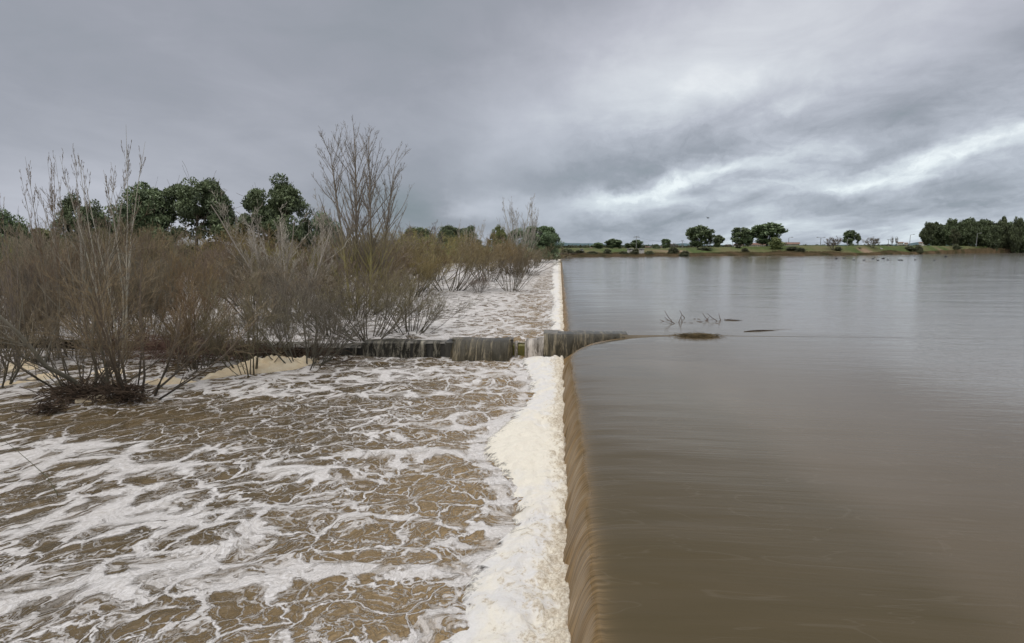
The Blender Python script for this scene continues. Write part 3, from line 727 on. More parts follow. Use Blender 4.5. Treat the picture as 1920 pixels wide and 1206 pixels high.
bush(610, 27.5, 498, 220, 'grey bush second from the right end behind the low wall', 'bush', 2, (G, 'twig_grey'))
bush(958, dist_of(958, 546, POOL2), 462, 110, 'dark grey bush standing alone in the foaming water beside the far fall', 'bush', 2, ('dark_bark', 'twig_grey'))
bush(898, dist_of(900, 549, POOL2), 508, 60, 'small low bush just left of the lone bush in the foaming water', 'bush', 0, ('dark_bark', 'twig_red'))
bush(1004, dist_of(1004, 503, POOL2), 466, 44, 'small brown bush nearest to the far end of the weir', 'bush', 1, (G, 'twig_red'))
bush(840, dist_of(835, 545, POOL2), 440, 150, 'orange-brown bush left of the foaming open water', 'thick', 0, (G, 'twig_orange'))
bush(915, 66, 432, 130, 'brown bush behind the lone dark bush', 'thick', 1, (G, 'twig_orange'))
bush(965, 84, 446, 90, 'brown bush below the tall bare tree near the far end', 'thick', 0, (G, 'twig_red'))
bush(768, 46, 455, 160, 'orange-brown bush to the right of the tall four-stemmed poplar', 'thick', 1, (G, 'twig_orange'))
# thicket fillers: nothing tells them apart
rng = np.random.default_rng(5); k = 0
ROWS = [(29, 0, 640, 66, 492, 'thick', [(G, 'twig_grey'), (G, 'twig_red')], 170), (34, -60, 720, 104, 470, 'thick', [(G, 'twig_red'), (G, 'twig_grey')], 170),
        (41, -80, 700, 104, 440, 'thick', [(G, 'twig_red'), (G, 'twig_red'), (G, 'twig_olive')], 170), (52, -60, 800, 92, 440, 'thick', [(G, 'twig_red'), (G, 'twig_orange')], 160),
        (68, 0, 900, 90, 438, 'thick', [(G, 'twig_orange'), (G, 'twig_red'), (G, 'twig_olive')], 140), (92, 100, 985, 80, 442, 'thick', [(G, 'twig_orange'), (G, 'twig_olive')], 120)]
for dist, a, b, stp, top, kind, ms, wd in ROWS:
    for px in np.arange(a, b, stp):
        if dist == 29 and px > 330: break
        x = px+rng.uniform(-20, 20); tp = top+rng.uniform(-22, 18)
        if x < 430 and dist < 60: tp -= 14
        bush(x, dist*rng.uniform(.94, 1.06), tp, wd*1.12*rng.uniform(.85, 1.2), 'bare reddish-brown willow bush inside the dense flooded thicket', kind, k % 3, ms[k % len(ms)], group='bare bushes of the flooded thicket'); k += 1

# tall bare trees
T2 = ('branches', 'twigs')
POP = bush(680, 38, 214, 150, 'tallest bare poplar, four upright stems with yellow lichen on the lower trunks', 'poplar', 0, ('poplar_bark', 'dark_bark'), 'bare_poplar', 'tree', POOL2, names=('trunks', 'twigs'))
bush(535, 33, 362, 165, 'pale grey bare tree in front of the rounded evergreen', 'pale', 0, ('pale_bark', 'pale_bark'), 'bare_tree', 'tree', POOL2, names=('trunks', 'twigs'))
bush(972, 92, 368, 62, 'slim bare tree rising beside the far end of the thicket', 'pale', 1, ('pale_bark', 'pale_bark'), 'bare_tree', 'tree', POOL2, names=('trunks', 'twigs'))
bush(205, 27, 262, 130, 'bare young poplar with the tallest straight shoots at left', 'shoot', 0, ('pale_bark', 'twig_red'), 'bare_poplar', 'tree', POOL2, names=('trunks', 'twigs'))
bush(150, 29, 285, 110, 'bare young poplar just left of the one with the tallest shoots', 'shoot', 1, ('pale_bark', 'twig_red'), 'bare_poplar', 'tree', POOL2, names=('trunks', 'twigs'))
bush(85, 28, 296, 120, 'bare young poplar with spreading shoots near the left edge', 'shoot', 2, ('dark_bark', 'twig_red'), 'bare_poplar', 'tree', POOL2, names=('trunks', 'twigs'))
bush(5, 26, 345, 110, 'thin bare poplar at the very left edge', 'shoot', 1, ('dark_bark', 'twig_red'), 'bare_poplar', 'tree', POOL2, names=('trunks', 'twigs'))
bush(785, 70, 415, 76, 'bare round-headed tree between the tall poplar and the far evergreens', 'pale', 1, ('dark_bark', 'dark_bark'), 'bare_tree', 'tree', POOL2, names=('trunks', 'twigs'))
bush(625, 44, 410, 70, 'thin bare tree between the rounded evergreen and the tall poplar', 'pale', 0, ('dark_bark', 'pale_bark'), 'bare_tree', 'tree', POOL2, names=('trunks', 'twigs'))
bush(728, 52, 425, 90, 'bushy bare tree behind the right foot of the tall poplar', 'pale', 1, ('poplar_bark', 'twig_olive'), 'bare_tree', 'tree', POOL2, names=('trunks', 'twigs'))
bush(480, 50, 418, 60, 'thin bare tree left of the rounded evergreen', 'pale', 1, ('pale_bark', 'twig_red'), 'bare_tree', 'tree', POOL2, names=('trunks', 'twigs'))
bush(880, 110, 412, 40, 'bare twiggy tree among the far evergreens', 'pale', 0, ('pale_bark', 'pale_bark'), 'bare_tree', 'tree', POOL2, names=('trunks', 'twigs'))

POP.rotation_euler = (0, 0, -math.atan2(POP.location.x, POP.location.y))

# ------------------------------------------------------------------ leafy trees
def leafy(seed, H=10., Wd=8., extra=14, nlimb=9, sub=5, leafn=150, leaf=.2, clump=.9, low=.25, mass=1.0, shape='round'):
    rng = np.random.default_rng(seed)
    K = 7
    tp = polylines(rng, np.array([[0, 0, -.3]]), np.array([[.05, .02, 1]]), np.array([H*.62]), K, .1, .06); tl = np.array([H*.62]); tr = np.array([H*.022])
    P1, L1, R1 = spawn(rng, tp, tl, tr, nlimb, low, 1., .75, .62, 6, .09, .12, .6, .25, .25)
    P2, L2, R2 = spawn(rng, P1, L1, R1, sub, .35, 1., .7, .5, 5, .05, .12, .55, .3, .2)
    tm = tube_mesh('trunk', [(tp, tr, 8, .4, 0), (P1, R1, 5, .35, 0), (P2, R2, 4, .3, .01)])
    C = np.concatenate([P2[:, -1], P2[:, 3], P1[:, -1]])
    # squeeze to the wanted envelope
    C = C + rng.normal(0, .25, C.shape)
    
    e = norm(rng.normal(0, 1, (extra, 3)))*rng.uniform(.55, 1, (extra, 1)); zt = C[:, 2].max()
    wx = np.percentile(np.abs(C[:, 0]), 85)
    C = np.concatenate([C, e*np.array([wx, wx, zt*.42])+np.array([0, 0, zt*(.40+low*.5)])])
    rr2 = np.hypot(C[:, 0], C[:, 1])/(wx*1.25); C[:, 2] = np.minimum(C[:, 2], zt*(1-.30*np.minimum(rr2, 1.3)**2)*rng.uniform(.9, 1.0, len(C)))
    n = len(C); cs = clump*rng.uniform(.6, 1.35, n)
    # leaves sit mostly on the shell of each clump
    d = norm(rng.normal(0, 1, (n, leafn, 3))); rr = rng.uniform(.25, 1.0, (n, leafn, 1))**.55
    P = C[:, None]+d*rr*cs[:, None, None]*np.array([1.1, 1.1, .75])
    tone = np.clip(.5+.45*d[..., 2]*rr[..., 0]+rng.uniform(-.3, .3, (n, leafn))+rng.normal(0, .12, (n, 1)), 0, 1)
    keep = rng.uniform(0, 1, (n, leafn)) < mass
    P = P[keep]; tone = tone[keep]; m = len(P)
    a = norm(rng.normal(0, 1, (m, 3))); b = norm(np.cross(a, norm(rng.normal(0, 1, (m, 3)))))
    s = leaf*rng.uniform(.6, 1.4, (m, 1))
    V = np.stack([P-a*s, P+b*s*.42, P+a*s, P-b*s*.42], 1).reshape(-1, 3)
    Q = np.arange(m*4).reshape(-1, 4)
    cm = mesh_np('crown', V, Q); vattr(cm, 'tone', np.repeat(tone, 4))
    z = V[:, 2]; w_ = np.percentile(V[:, 0], 98.5)-np.percentile(V[:, 0], 1.5)
    return tm, cm, float(np.percentile(z, 99.6)), float(w_)
LEAFY = {}
LP = {
 'gum': lambda s: leafy(s, leaf=.125, clump=.68, nlimb=10, sub=5, leafn=280, extra=15),
 'dense': lambda s: leafy(s, leaf=.14, clump=.82, nlimb=11, sub=5, leafn=270, low=.12, extra=14),
 'open': lambda s: leafy(s, leaf=.2, clump=.7, nlimb=9, sub=4, leafn=130, low=.3, extra=22),
 'far': lambda s: leafy(s, leaf=.34, clump=1.0, nlimb=8, sub=3, leafn=90, low=.1, extra=36),
 'belt': lambda s: leafy(s, leaf=.38, clump=1.1, nlimb=8, sub=3, leafn=90, low=.04, extra=50),
 'scrub': lambda s: leafy(s, H=6, leaf=.3, clump=1.3, nlimb=10, sub=3, leafn=70, low=.0, extra=20),
}
def tree(px, dist, top, width_px, label, kind='gum', var=0, leaf='leaf', name='evergreen_tree', cat='tree', z=None, group=None, stretch=None):
    key = (kind, var, leaf)
    if key not in LEAFY:
        tm, cm, h, w_ = LP[kind](300+var*17+len(kind)*5)
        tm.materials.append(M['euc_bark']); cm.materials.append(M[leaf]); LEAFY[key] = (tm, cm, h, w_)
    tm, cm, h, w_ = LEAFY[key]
    p = away(px, dist); gz = ground_at(p[0], p[1]) if z is None else z
    gz = max(gz, .3); p[2] = gz-.1
    H = height_at(px, top, dist)-gz; Wd = width_at(px-width_px/2, px+width_px/2, dist)
    r = empty(name, p, random.uniform(0, 6.28)); r.scale = (Wd/w_, Wd/w_, H/h); tag(r, label, cat, group)
    for nm, m in (('trunk', tm), ('crown', cm)):
        o = bpy.data.objects.new(nm, m); COL.objects.link(o); o.parent = r
    return r
# evergreens behind the thicket on the left
tree(5, 52, 385, 90, 'dark evergreen tree cut by the left edge', 'dense', 0, z=.6)
tree(165, 62, 372, 110, 'evergreen tree behind the bare young poplars', 'gum', 1, z=.6)
tree(268, 60, 350, 125, 'broad dark evergreen tree left of the tallest evergreen', 'dense', 1, z=.6)
tree(368, 58, 338, 125, 'tall dark evergreen tree with ragged crown, left of the gap of bright sky', 'gum', 0, z=.6)
tree(60, 66, 430, 120, 'olive-yellow tree low behind the bushes at far left', 'dense', 2, 'leaf_olive', z=.6)
tree(524, 56, 338, 140, 'rounded dark evergreen tree behind the pale bare tree', 'gum', 2, z=.6)
tree(612, 60, 402, 60, 'smaller dark evergreen tree just right of the rounded evergreen', 'dense', 0, z=.6)
tree(562, 64, 430, 110, 'dark evergreen low behind the pale bare tree', 'dense', 1, z=.6)
tree(786, 100, 428, 60, 'dark evergreen behind the bare round-headed tree', 'dense', 2, z=.6)
tree(843, 125, 424, 40, 'leftmost small evergreen of the far row beyond the thicket', 'gum', 0, z=1)
tree(880, 128, 426, 52, 'second evergreen from the left in the far row beyond the thicket', 'dense', 1, z=1)
tree(934, 135, 424, 30, 'small bright evergreen in the middle of the far row beyond the thicket', 'gum', 1, 'leaf_olive', z=1)
tree(967, 140, 430, 34, 'evergreen behind the slim bare tree', 'dense', 0, z=1)
tree(1013, 150, 425, 56, 'rounded evergreen tree standing at the far end of the weir', 'dense', 2, z=1)
tree(1030, 165, 452, 30, 'low evergreen at the right foot of the rounded tree by the weir end', 'scrub', 0, z=1)

# far bank: px, distance, top, width, kind, leaf, label
FB = [
 (1123, 330, 455, 17, 'far', 0, 'small dark round tree at the left end of the far bank trees'),
 (1148, 340, 448, 24, 'far', 1, 'dark tree left of the pair beside the power pole'),
 (1160, 345, 450, 14, 'far', 2, 'narrow tree touching the left side of the power pole group'),
 (1177, 350, 456, 10, 'far', 0, 'tiny tree left of the power pole'),
 (1194, 350, 450, 24, 'far', 1, 'dark rounded tree behind the power pole'),
 (1230, 330, 458, 12, 'scrub', 0, 'low dark tree right of the white walled shed'),
 (1248, 330, 448, 15, 'far', 2, 'upright dark tree between the low tree and the bare one'),
 (1308, 300, 424, 34, 'far', 0, 'tall dark tree, leftmost of the group of three'),
 (1332, 305, 430, 18, 'open', 0, 'slender see-through tree in the middle of the group of three'),
 (1346, 300, 441, 18, 'far', 1, 'shorter pointed tree, rightmost of the group of three'),
 (1388, 300, 427, 32, 'far', 2, 'dark tree left of the largest far bank tree'),
 (1402, 300, 431, 22, 'far', 1, 'dark tree touching its neighbour beside the white buildings'),
 (1438, 300, 419, 48, 'far', 0, 'largest spreading tree on the far bank, in front of the white buildings'),
 (1592, 340, 432, 20, 'far', 2, 'narrow dark tree standing alone beside a lamp post'),
 (1607, 342, 438, 10, 'open', 1, 'small wispy tree at the right side of the narrow lone tree'),
]
for px, d, top, wd, kd, v, lab in FB: tree(px, d, top, wd*1.05, lab, kd, v)
tree(1455, 285, 446, 24, 'pale olive round shrub in front of the largest far bank tree', 'scrub', 1, 'leaf_olive', 'shrub', 'shrub')
SC = [(1065, 215, 466, 24), (1087, 222, 469, 18), (1138, 225, 467, 14), (1192, 228, 466, 14), (1262, 240, 463, 16), (1285, 236, 470, 18), (1320, 270, 464, 24),
      (1383, 285, 461, 10), (1398, 275, 465, 12), (1485, 283, 462, 22), (1502, 280, 464, 16), (1572, 300, 463, 12), (1610, 320, 464, 10), (1705, 370, 461, 18), (1722, 372, 461, 16), (1793, 440, 458, 14), (1880, 500, 455, 18), (1897, 505, 452, 20), (1110, 222, 471, 20), (1218, 230, 470, 14), (1170, 226, 471, 16)]
for i, (px, d, top, wd) in enumerate(SC):
    tree(px, d, top, wd, 'low dark shrub growing on the far river bank', 'scrub', i % 2, 'leaf_scrub', 'shrub', 'shrub', group='low shrubs on the far bank')
# tree belt at the far right
bx = [1738, 1752, 1766, 1781, 1795, 1808, 1822, 1836, 1849, 1862, 1876, 1890, 1904, 1918, 1932, 1948]
tops = [418, 418, 422, 412, 418, 411, 416, 413, 414, 424, 408, 418, 410, 414, 411, 412]
for i, (px, tp) in enumerate(zip(bx, tops)):
    tree(px, 470+12*(i % 3)+1.5*i, tp, 25+4*(i % 2), 'dark evergreen tree in the dense tree belt at far right', 'belt', i % 3, 'needle', group='trees of the belt at far right')
for i, px in enumerate(range(1745, 1960, 15)):
    tree(px+6, 505+5*(i % 2), 424-3*(i % 3), 30, 'dark evergreen tree in the dense tree belt at far right', 'belt', (i+1) % 3, 'needle', group='trees of the belt at far right')
tree(1786, 445, 430, 18, 'pale slender tree with a visible trunk in front of the tree belt', 'open', 0, 'leaf_scrub')
# bare rounded trees on the far bank
for px, d, top, wd, lab in [(1562, 300, 443, 32, 'bare round-crowned tree left of the narrow lone evergreen'), (1636, 335, 444, 34, 'wide bare tree with short trunk right of the narrow lone evergreen'),
                            (1262, 290, 455, 16, 'small bare grey tree left of the group of three'), (1365, 310, 457, 16, 'low bare bush between the two groups of tall trees'), (1672, 420, 443, 6, 'leftmost of two thin poplars near the small white houses'), (1680, 420, 443, 6, 'rightmost of two thin poplars near the small white houses')]:
    p = away(px, d); bush(px, d, top, wd, lab, 'round', 0, ('dark_bark', 'dark_bark'), 'bare_tree', 'tree', max(ground_at(p[0], p[1]), .5), names=('trunks', 'twigs'))
# distant scattered woods line (too small to tell apart)
def wood_line():
    rng = np.random.default_rng(3); V = []; n = 0; tone = []
    for px in np.arange(1045, 1730, 1.7):
        d = rng.uniform(520, 900); p = away(px+rng.uniform(-1, 1), d); h = d*rng.uniform(2.0, 7)/F; m = 46
        gz = CAMZ-1.2
        P = p[None]*np.array([1, 1, 0])+norm(rng.normal(0, 1, (m, 3)))*np.array([h*.8, h*.8, h*.6])*rng.uniform(.3, 1, (m, 1))+np.array([0, 0, gz+h*.55])
        a = norm(rng.normal(0, 1, (m, 3))); b = norm(np.cross(a, norm(rng.normal(0, 1, (m, 3))))); s = .8
        V.append(np.stack([P-a*s, P+b*s*.6, P+a*s, P-b*s*.6], 1).reshape(-1, 3)); tone.append(rng.uniform(0, 1, m*4))
    V = np.concatenate(V); me = mesh_np('far_wood', V, np.arange(len(V)).reshape(-1, 4)); vattr(me, 'tone', np.concatenate(tone))
    tag(link('far_wood', me, M['leaf_scrub']), 'distant low woodland along the skyline behind the far bank', 'woodland', kind='stuff')
wood_line()
# reeds along the far waterline and grass tufts
def reeds():
    rng = np.random.default_rng(4); n = 26000
    px = rng.uniform(1045, 1990, n); az = np.array([0.]); d0 = ray(0, HY)
    dx = fwd[0]*F+rgt[0]*(px-CX); dy = fwd[1]*F+rgt[1]*(px-CX); az = np.arctan2(dx, dy); R = bank_r(az)
    dens = vnoise(az*40, az*0, 7); r = R+rng.uniform(-1, 9, n)*(1+dens)
    x = np.sin(az)*r; y = np.cos(az)*r; z = ground_z(x, y); k = (z > .75); x, y, z, az = x[k], y[k], z[k], az[k]; n = len(x)
    h = rng.uniform(.2, .8, n)*(1+2.5*sstep(.52, .62, az)); wv = rng.uniform(.12, .3, n)
    px_ = np.cos(az)*wv; py_ = -np.sin(az)*wv; lx = rng.normal(0, .25, n)
    V = np.stack([np.stack([x-px_, y-py_, z-.1], -1), np.stack([x+px_, y+py_, z-.1], -1), np.stack([x+px_*.2+lx, y+py_*.2, z+h], -1), np.stack([x-px_*.2+lx, y-py_*.2, z+h], -1)], 1).reshape(-1, 3)
    me = mesh_np('reeds', V, np.arange(len(V)).reshape(-1, 4))
    tag(link('reeds', me, mat_plain('dry reeds', (.085, .08, .035), (.24, .165, .095), .15, .9, 0)), 'dry reddish reeds and grass along the far waterline', 'reeds', kind='stuff')
reeds()

# ------------------------------------------------------------------ low cross wall
def mat_conc(name, c1, c2, wet=.5):
    n = N(name); pos = n.n('ShaderNodeNewGeometry').outputs['Position']
    a = n.noise(n.mapping(pos, (3, 3, .7)), 1.6, 6, .65).outputs[0]; b = n.noise(pos, 14, 5, .7).outputs[0]
    sp = n.n('ShaderNodeSeparateXYZ'); n.set(sp, 0, pos)
    col = n.mix(n.ramp(a, .35, .7), c1, c2); col = n.mix(n.ramp(b, .45, .7, 0, .4), col, (.03, .03, .022))
    return n.out(Base_Color=col, Roughness=.45, Normal=n.bump(n.math('ADD', a, n.math('MULTIPLY', b, .5)), .8, .04))
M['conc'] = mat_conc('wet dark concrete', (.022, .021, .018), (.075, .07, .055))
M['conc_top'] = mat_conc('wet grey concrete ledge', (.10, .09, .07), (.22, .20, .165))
M['moss'] = mat_conc('yellow green moss', (.11, .10, .012), (.24, .20, .03))
wall = empty('river_wall', (A0[0]-5, YW, 0)); tag(wall, 'low dark concrete cross wall running from the weir crest to the left thicket', 'wall')
def wbox(name, px0, px1, z0, z1, off=0., thick=.9, mat='conc', xs=None, bev=.02):
    x0, x1 = (wall_x(px0), wall_x(px1)) if xs is None else xs
    m = MB(); nseg = max(2, int(abs(x1-x0)/.35))
    me = bpy.data.meshes.new(name); V = []; Fc = []
    rows = [(0, z0), (0, z1-.04), (.04, z1), (thick-.04, z1), (thick, z1-.04), (thick, z0)]
    for i in range(nseg+1):
        x = x0+(x1-x0)*i/nseg; jz = random.uniform(-.012, .012)
        for (dy, z) in rows: V.append((x-wall.location[0], wall_y(x)+off+dy+random.uniform(-.008, .008)-wall.location[1], z+(jz if z > z0 else 0)))
    k = len(rows)
    for i in range(nseg):
        for j in range(k-1): Fc.append((i*k+j, (i+1)*k+j, (i+1)*k+j+1, i*k+j+1))
    Fc.append(tuple(range(k))); Fc.append(tuple(nseg*k+j for j in range(k))[::-1])
    me.from_pydata(V, [], Fc); me.update(); return link(name, me, M[mat], wall)
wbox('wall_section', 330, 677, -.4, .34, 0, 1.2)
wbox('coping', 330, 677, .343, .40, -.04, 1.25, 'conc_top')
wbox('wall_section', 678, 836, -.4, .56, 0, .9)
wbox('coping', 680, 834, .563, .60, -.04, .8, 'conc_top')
wbox('pillar', 837, 857, -.4, .64, -.10, .9, 'conc')
wbox('wall_section', 858, 948, -.4, .56, 0, .9)
wbox('moss_panel', 949, 986, -.4, .52, .03, .8, 'moss')
wbox('wall_section', 987, 1023, -.4, .56, 0.05, .9)
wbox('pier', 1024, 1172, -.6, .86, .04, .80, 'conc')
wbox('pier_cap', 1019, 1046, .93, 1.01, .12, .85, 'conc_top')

# sheets of water running over the wall
def mat_curtain(name, dark, light, lo, hi, alpha=True):
    n = N(name); uv = n.n('ShaderNodeUVMap', uv_map='flow').outputs[0]
    a = n.noise(n.mapping(uv, (5, 1.1, 1)), 1, 5, .7, .8).outputs[0]; b = n.noise(n.mapping(uv, (30, 5, 1)), 1, 4, .75, 1.2).outputs[0]
    t = n.attr('top'); s = n.math('ADD', n.math('MULTIPLY', a, .6), n.math('MULTIPLY', b, .4))
    f = n.ramp(s, lo, hi); col = n.mix(f, dark, light)
    kw = dict(Base_Color=col, Roughness=.3, IOR=1.33, Normal=n.bump(s, .9, .05))
    if alpha: kw['Alpha'] = n.math('MAXIMUM', n.ramp(s, lo-.06, lo+.06, .15, 1.), t)
    return n.out(**kw)
M['cur_dark'] = mat_curtain('water threads', (.035, .032, .024), (.34, .31, .24), .46, .66)
M['cur_brown'] = mat_curtain('brown water sheet', (.040, .034, .020), (.34, .28, .18), .46, .70, False)
M['cur_white'] = mat_curtain('tumbling water', (.09, .075, .055), (.55, .49, .42), .40, .6, False)
def curtain(px0, px1, ztop, zbot, bulge, back, mat, label, rag=.06, seed=0, topy=.5):
    x0, x1 = wall_x(px0), wall_x(px1); nu = max(12, int(abs(x1-x0)*26)); nv = 26
    u = np.linspace(0, 1, nu)[:, None]; v = np.linspace(0, 1, nv)[None, :]
    X = x0+(x1-x0)*u+0*v
    tt = v; zf = ztop-.02 - (ztop-zbot)*np.clip((tt-.35)/.65, 0, 1)**1.35
    zt = np.where(tt < .35, ztop+.03*np.sin(np.pi*tt/.35), zf)
    Y = wall_y(X) - .05 + np.where(tt < .35, back*(1-tt/.35), -bulge*np.clip((tt-.35)/.65, 0, 1)**.55)
    ed = np.minimum(sstep(0, .07, u), sstep(1, .93, u))
    Y = Y + (bulge*.7)*(1-ed)*(tt > .35)
    Z = zt + rag*fbm(X*2.4, tt*2+X*0, 130+seed, 3)*(tt < .8)
    Y = Y - .06*fbm(X*7, tt*2, 133+seed, 3)*(tt > .3)
    me = mesh_np('waterfall', np.stack([X, Y, Z], -1).reshape(-1, 3), grid_faces(nu, nv))
    vattr(me, 'top', (sstep(.42, .3, tt)+0*u)); vuv(me, np.stack([X, Z*1.0-Y*.6], -1).reshape(-1, 2))
    o = link('waterfall', me, M[mat], smooth=True); tag(o, label, 'waterfall'); return o
curtain(682, 770, .62, -.05, .16, .8, 'cur_dark', 'thin white threads of water falling over the middle of the low wall', seed=1)
curtain(775, 800, .61, -.05, .10, .6, 'cur_dark', 'narrow split trickle just left of the dark wall pillar', seed=2)
curtain(812, 826, .60, -.05, .08, .5, 'cur_dark', 'faint trickle touching the dark wall pillar', seed=3)
curtain(846, 962, .70, -.08, .62, .9, 'cur_brown', 'wide domed brown sheet of water over the low wall left of the moss', seed=4, rag=.04)
curtain(965, 971, .62, -.05, .14, .5, 'cur_white', 'single thread of water falling over the yellow moss', seed=5)
curtain(984, 1024, .66, -.05, .30, .6, 'cur_white', 'frothy tumbling water between the moss and the pier', seed=6, rag=.2)
curtain(657, 672, .40, -.05, .08, .5, 'cur_dark', 'short trickle at the step where the wall drops lower', seed=8)
def pier_curtain():
    x0, x1 = wall_x(1020), wall_x(1176); nu = 150; nv = 30
    u = np.linspace(0, 1, nu)[:, None]; v = np.linspace(0, 1, nv)[None, :]
    X = x0+(x1-x0)*u+0*v; zb = -.1+(LAKE-.12)*np.clip((X-XB)/(PIER_X-XB), 0, 1)**.8
    zt = LAKE+.0-.02*(1-u)
    tt = np.clip((v-.4)/.6, 0, 1)
    Z = np.where(v < .4, zt+.02*np.sin(v*8), zt-(zt-zb)*tt**1.3)+.03*fbm(X*2.5, v*3+X*0, 141, 3)
    bulge = .50*(1-u)**.7+.12
    Y = wall_y(X) + .02 + np.where(v < .4, .9*(1-v/.4), -bulge*tt**.6) - .05*fbm(X*7, v*2, 145, 3)
    me = mesh_np('waterfall', np.stack([X, Y, Z], -1).reshape(-1, 3), grid_faces(nu, nv))
    vattr(me, 'top', sstep(.5, .35, v)+0*u); vuv(me, np.stack([X, Z-Y*.6], -1).reshape(-1, 2))
    tag(link('waterfall', me, M['cur_brown'], smooth=True), 'curved brown curtain of water pouring over the pier beside the weir crest', 'waterfall')
pier_curtain()

# ------------------------------------------------------------------ foam drifts, driftwood, debris
def foam_pile(pts, z0, rad, hgt, label, seed, name='foam_drift'):
    P = np.array([at(a, b, z0)[:2] for a, b in pts]); nu = 90; nv = 26
    s = np.linspace(0, len(P)-1, nu); X0 = np.interp(s, np.arange(len(P)), P[:, 0]); Y0 = np.interp(s, np.arange(len(P)), P[:, 1])
    u = np.linspace(0, 1, nu)[:, None]; v = np.linspace(-1, 1, nv)[None, :]
    env = np.sin(np.pi*np.clip(u, .01, .99))**.6; env = env*(1+.6*vnoise(u*6, u*0, seed))
    tx = np.gradient(X0); ty = np.gradient(Y0); l = np.hypot(tx, ty); nx = -ty/l; ny = tx/l
    X = X0[:, None]+nx[:, None]*v*rad*env; Y = Y0[:, None]+ny[:, None]*v*rad*env
    Z = z0-.06+env*hgt*np.cos(v*np.pi/2)**.7*(1+.7*fbm(X*1.6, Y*1.6, seed+2, 4))+.16*fbm(X*5, Y*5, seed+5, 4)*np.cos(v*np.pi/2)
    me = mesh_np(name, np.stack([X, Y, Z], -1).reshape(-1, 3), grid_faces(nu, nv)); vattr(me, 'feather', 1+0*X); vattr(me, 'gap', .12+0*X); vattr(me, 'tone', .4+0*X)
    tag(link(name, me, M['foam_cream'], smooth=True), label, 'foam')
foam_pile([(372, 712), (430, 700), (480, 694), (540, 690), (600, 676)], 0, .55, .42, 'long heap of cream foam caught against the bushes by the low wall', 200)
foam_pile([(262, 716), (310, 717), (370, 714)], 0, .28, .16, 'thin white foam ridge left of the cream foam heap', 210)
foam_pile([(10, 700), (40, 690), (70, 694)], 0, .4, .28, 'small foam mound behind the leaning stems at left', 220)
foam_pile([(140, 757), (170, 750), (205, 752)], 0, .32, .2, 'pale foam lump trapped between the roots of the nearest bush', 230)
foam_pile([(-10, 722), (60, 712), (130, 700)], 0, .45, .14, 'flat foam drift among the stems at far left', 240)
foam_pile([(160, 702), (200, 694), (235, 700)], 0, .35, .14, 'low foam patch behind the trunks of the nearest bush', 250)

def debris(name, label, cat, c, n, L, spread, seed, r=.012, flat=.25, mat='drift', zup=.1, aspect=.5):
    rng = np.random.default_rng(seed)
    P0 = np.stack([rng.normal(0, spread, n), rng.normal(0, spread*aspect, n), rng.uniform(-.03, zup, n)], -1)+np.array(c)
    D = norm(np.stack([rng.normal(0, 1, n), rng.normal(0, .6, n), rng.normal(0, flat, n)], -1)); l = L*rng.uniform(.4, 1.2, n)
    P = polylines(rng, P0-D*l[:, None]*.5, D, l, 5, 0, .12)
    me = tube_mesh(name, [(P, np.full(n, r)*rng.uniform(.5, 1.5, n), 4, .4, 0)])
    return tag(link(name, me, M[mat], smooth=True), label, cat)
M['drift'] = mat_plain('dark driftwood', (.035, .024, .016), (.11, .075, .05), 4)
M['straw'] = mat_plain('wet reed litter', (.06, .045, .02), (.19, .14, .07), 5)
M['cane'] = mat_plain('dead canes', (.07, .04, .03), (.16, .095, .07), 5)
p = at(235, 752, .05); debris('driftwood_tangle', 'dark driftwood tangle caught at the foot of the nearest bush', 'driftwood', (p[0], p[1]+.1, .12), 170, .8, .33, 301, .014, .45, zup=.35)
p = at(140, 752, .05); debris('driftwood_tangle', 'brown driftwood tangle between the leaning stem and the nearest bush', 'driftwood', (p[0], p[1]+.2, .12), 240, 1.0, .55, 302, .012, .4, zup=.3)
p = at(90, 772, .05); debris('driftwood_tangle', 'small dark clump of sticks in the water left of the nearest bush', 'driftwood', (p[0], p[1], .08), 80, .6, .22, 303, .013, .4, zup=.2)
p = at(560, 676, .05); debris('driftwood_tangle', 'driftwood tangle on top of the cream foam by the low wall', 'driftwood', (p[0], p[1]+.1, .28), 130, 1.0, .75, 304, .018, .3, zup=.2, aspect=.25)
p = at(470, 675, .05); debris('driftwood_tangle', 'dark root tangle at the foot of the grey-brown bush by the wall', 'driftwood', (p[0], p[1]+.3, .2), 170, 1.1, .8, 305, .014, .35, zup=.3, aspect=.3)
p = at(330, 680, .05); debris('driftwood_tangle', 'brown mass of fallen twigs left of the cream foam heap', 'driftwood', (p[0], p[1]+.6, .25), 900, 1.5, 1.5, 306, .008, .6, 'cane', zup=.7, aspect=.45)
p = at(1308, 630, LAKE); debris('reed_mat', 'floating mat of dark reed litter beside the pier', 'debris', (p[0], p[1], LAKE-.03), 1100, .28, .33, 307, .006, .12, 'straw', zup=.10, aspect=.5)
p = at(1262, 606, LAKE)
m = MB(); rg = random.Random(3)
def cane(m, px, py, dx, dz, L, r=.02):
    q = at(px, py, LAKE); n = 4
    m.tube([(q[0]+dx*L*i/n, q[1]+rg.uniform(-.02, .02), LAKE-.08+dz*L*i/n+.02*math.sin(i*2)) for i in range(n+1)], [r*(1-.15*i) for i in range(n+1)], 5)
for a in [(1262, 604, -.55, .8, .75), (1268, 606, -.8, .5, .7), (1256, 602, -.95, .25, .5), (1272, 604, .3, .9, .5), (1285, 596, -.5, .75, .6), (1280, 604, -.2, .7, .45), (1330, 600, -.6, .7, .55), (1348, 602, -.8, .6, .7), (1352, 600, -.3, .9, .4), (1322, 600, .5, .6, .4)]: cane(m, *a)
for i in range(46):
    a = rg.uniform(1276, 1345); cane(m, a, 603+rg.uniform(-5, 4)-(a-1300)*.02, rg.choice([-1, 1])*.98, rg.uniform(.02, .16), rg.uniform(.4, .95), .012)
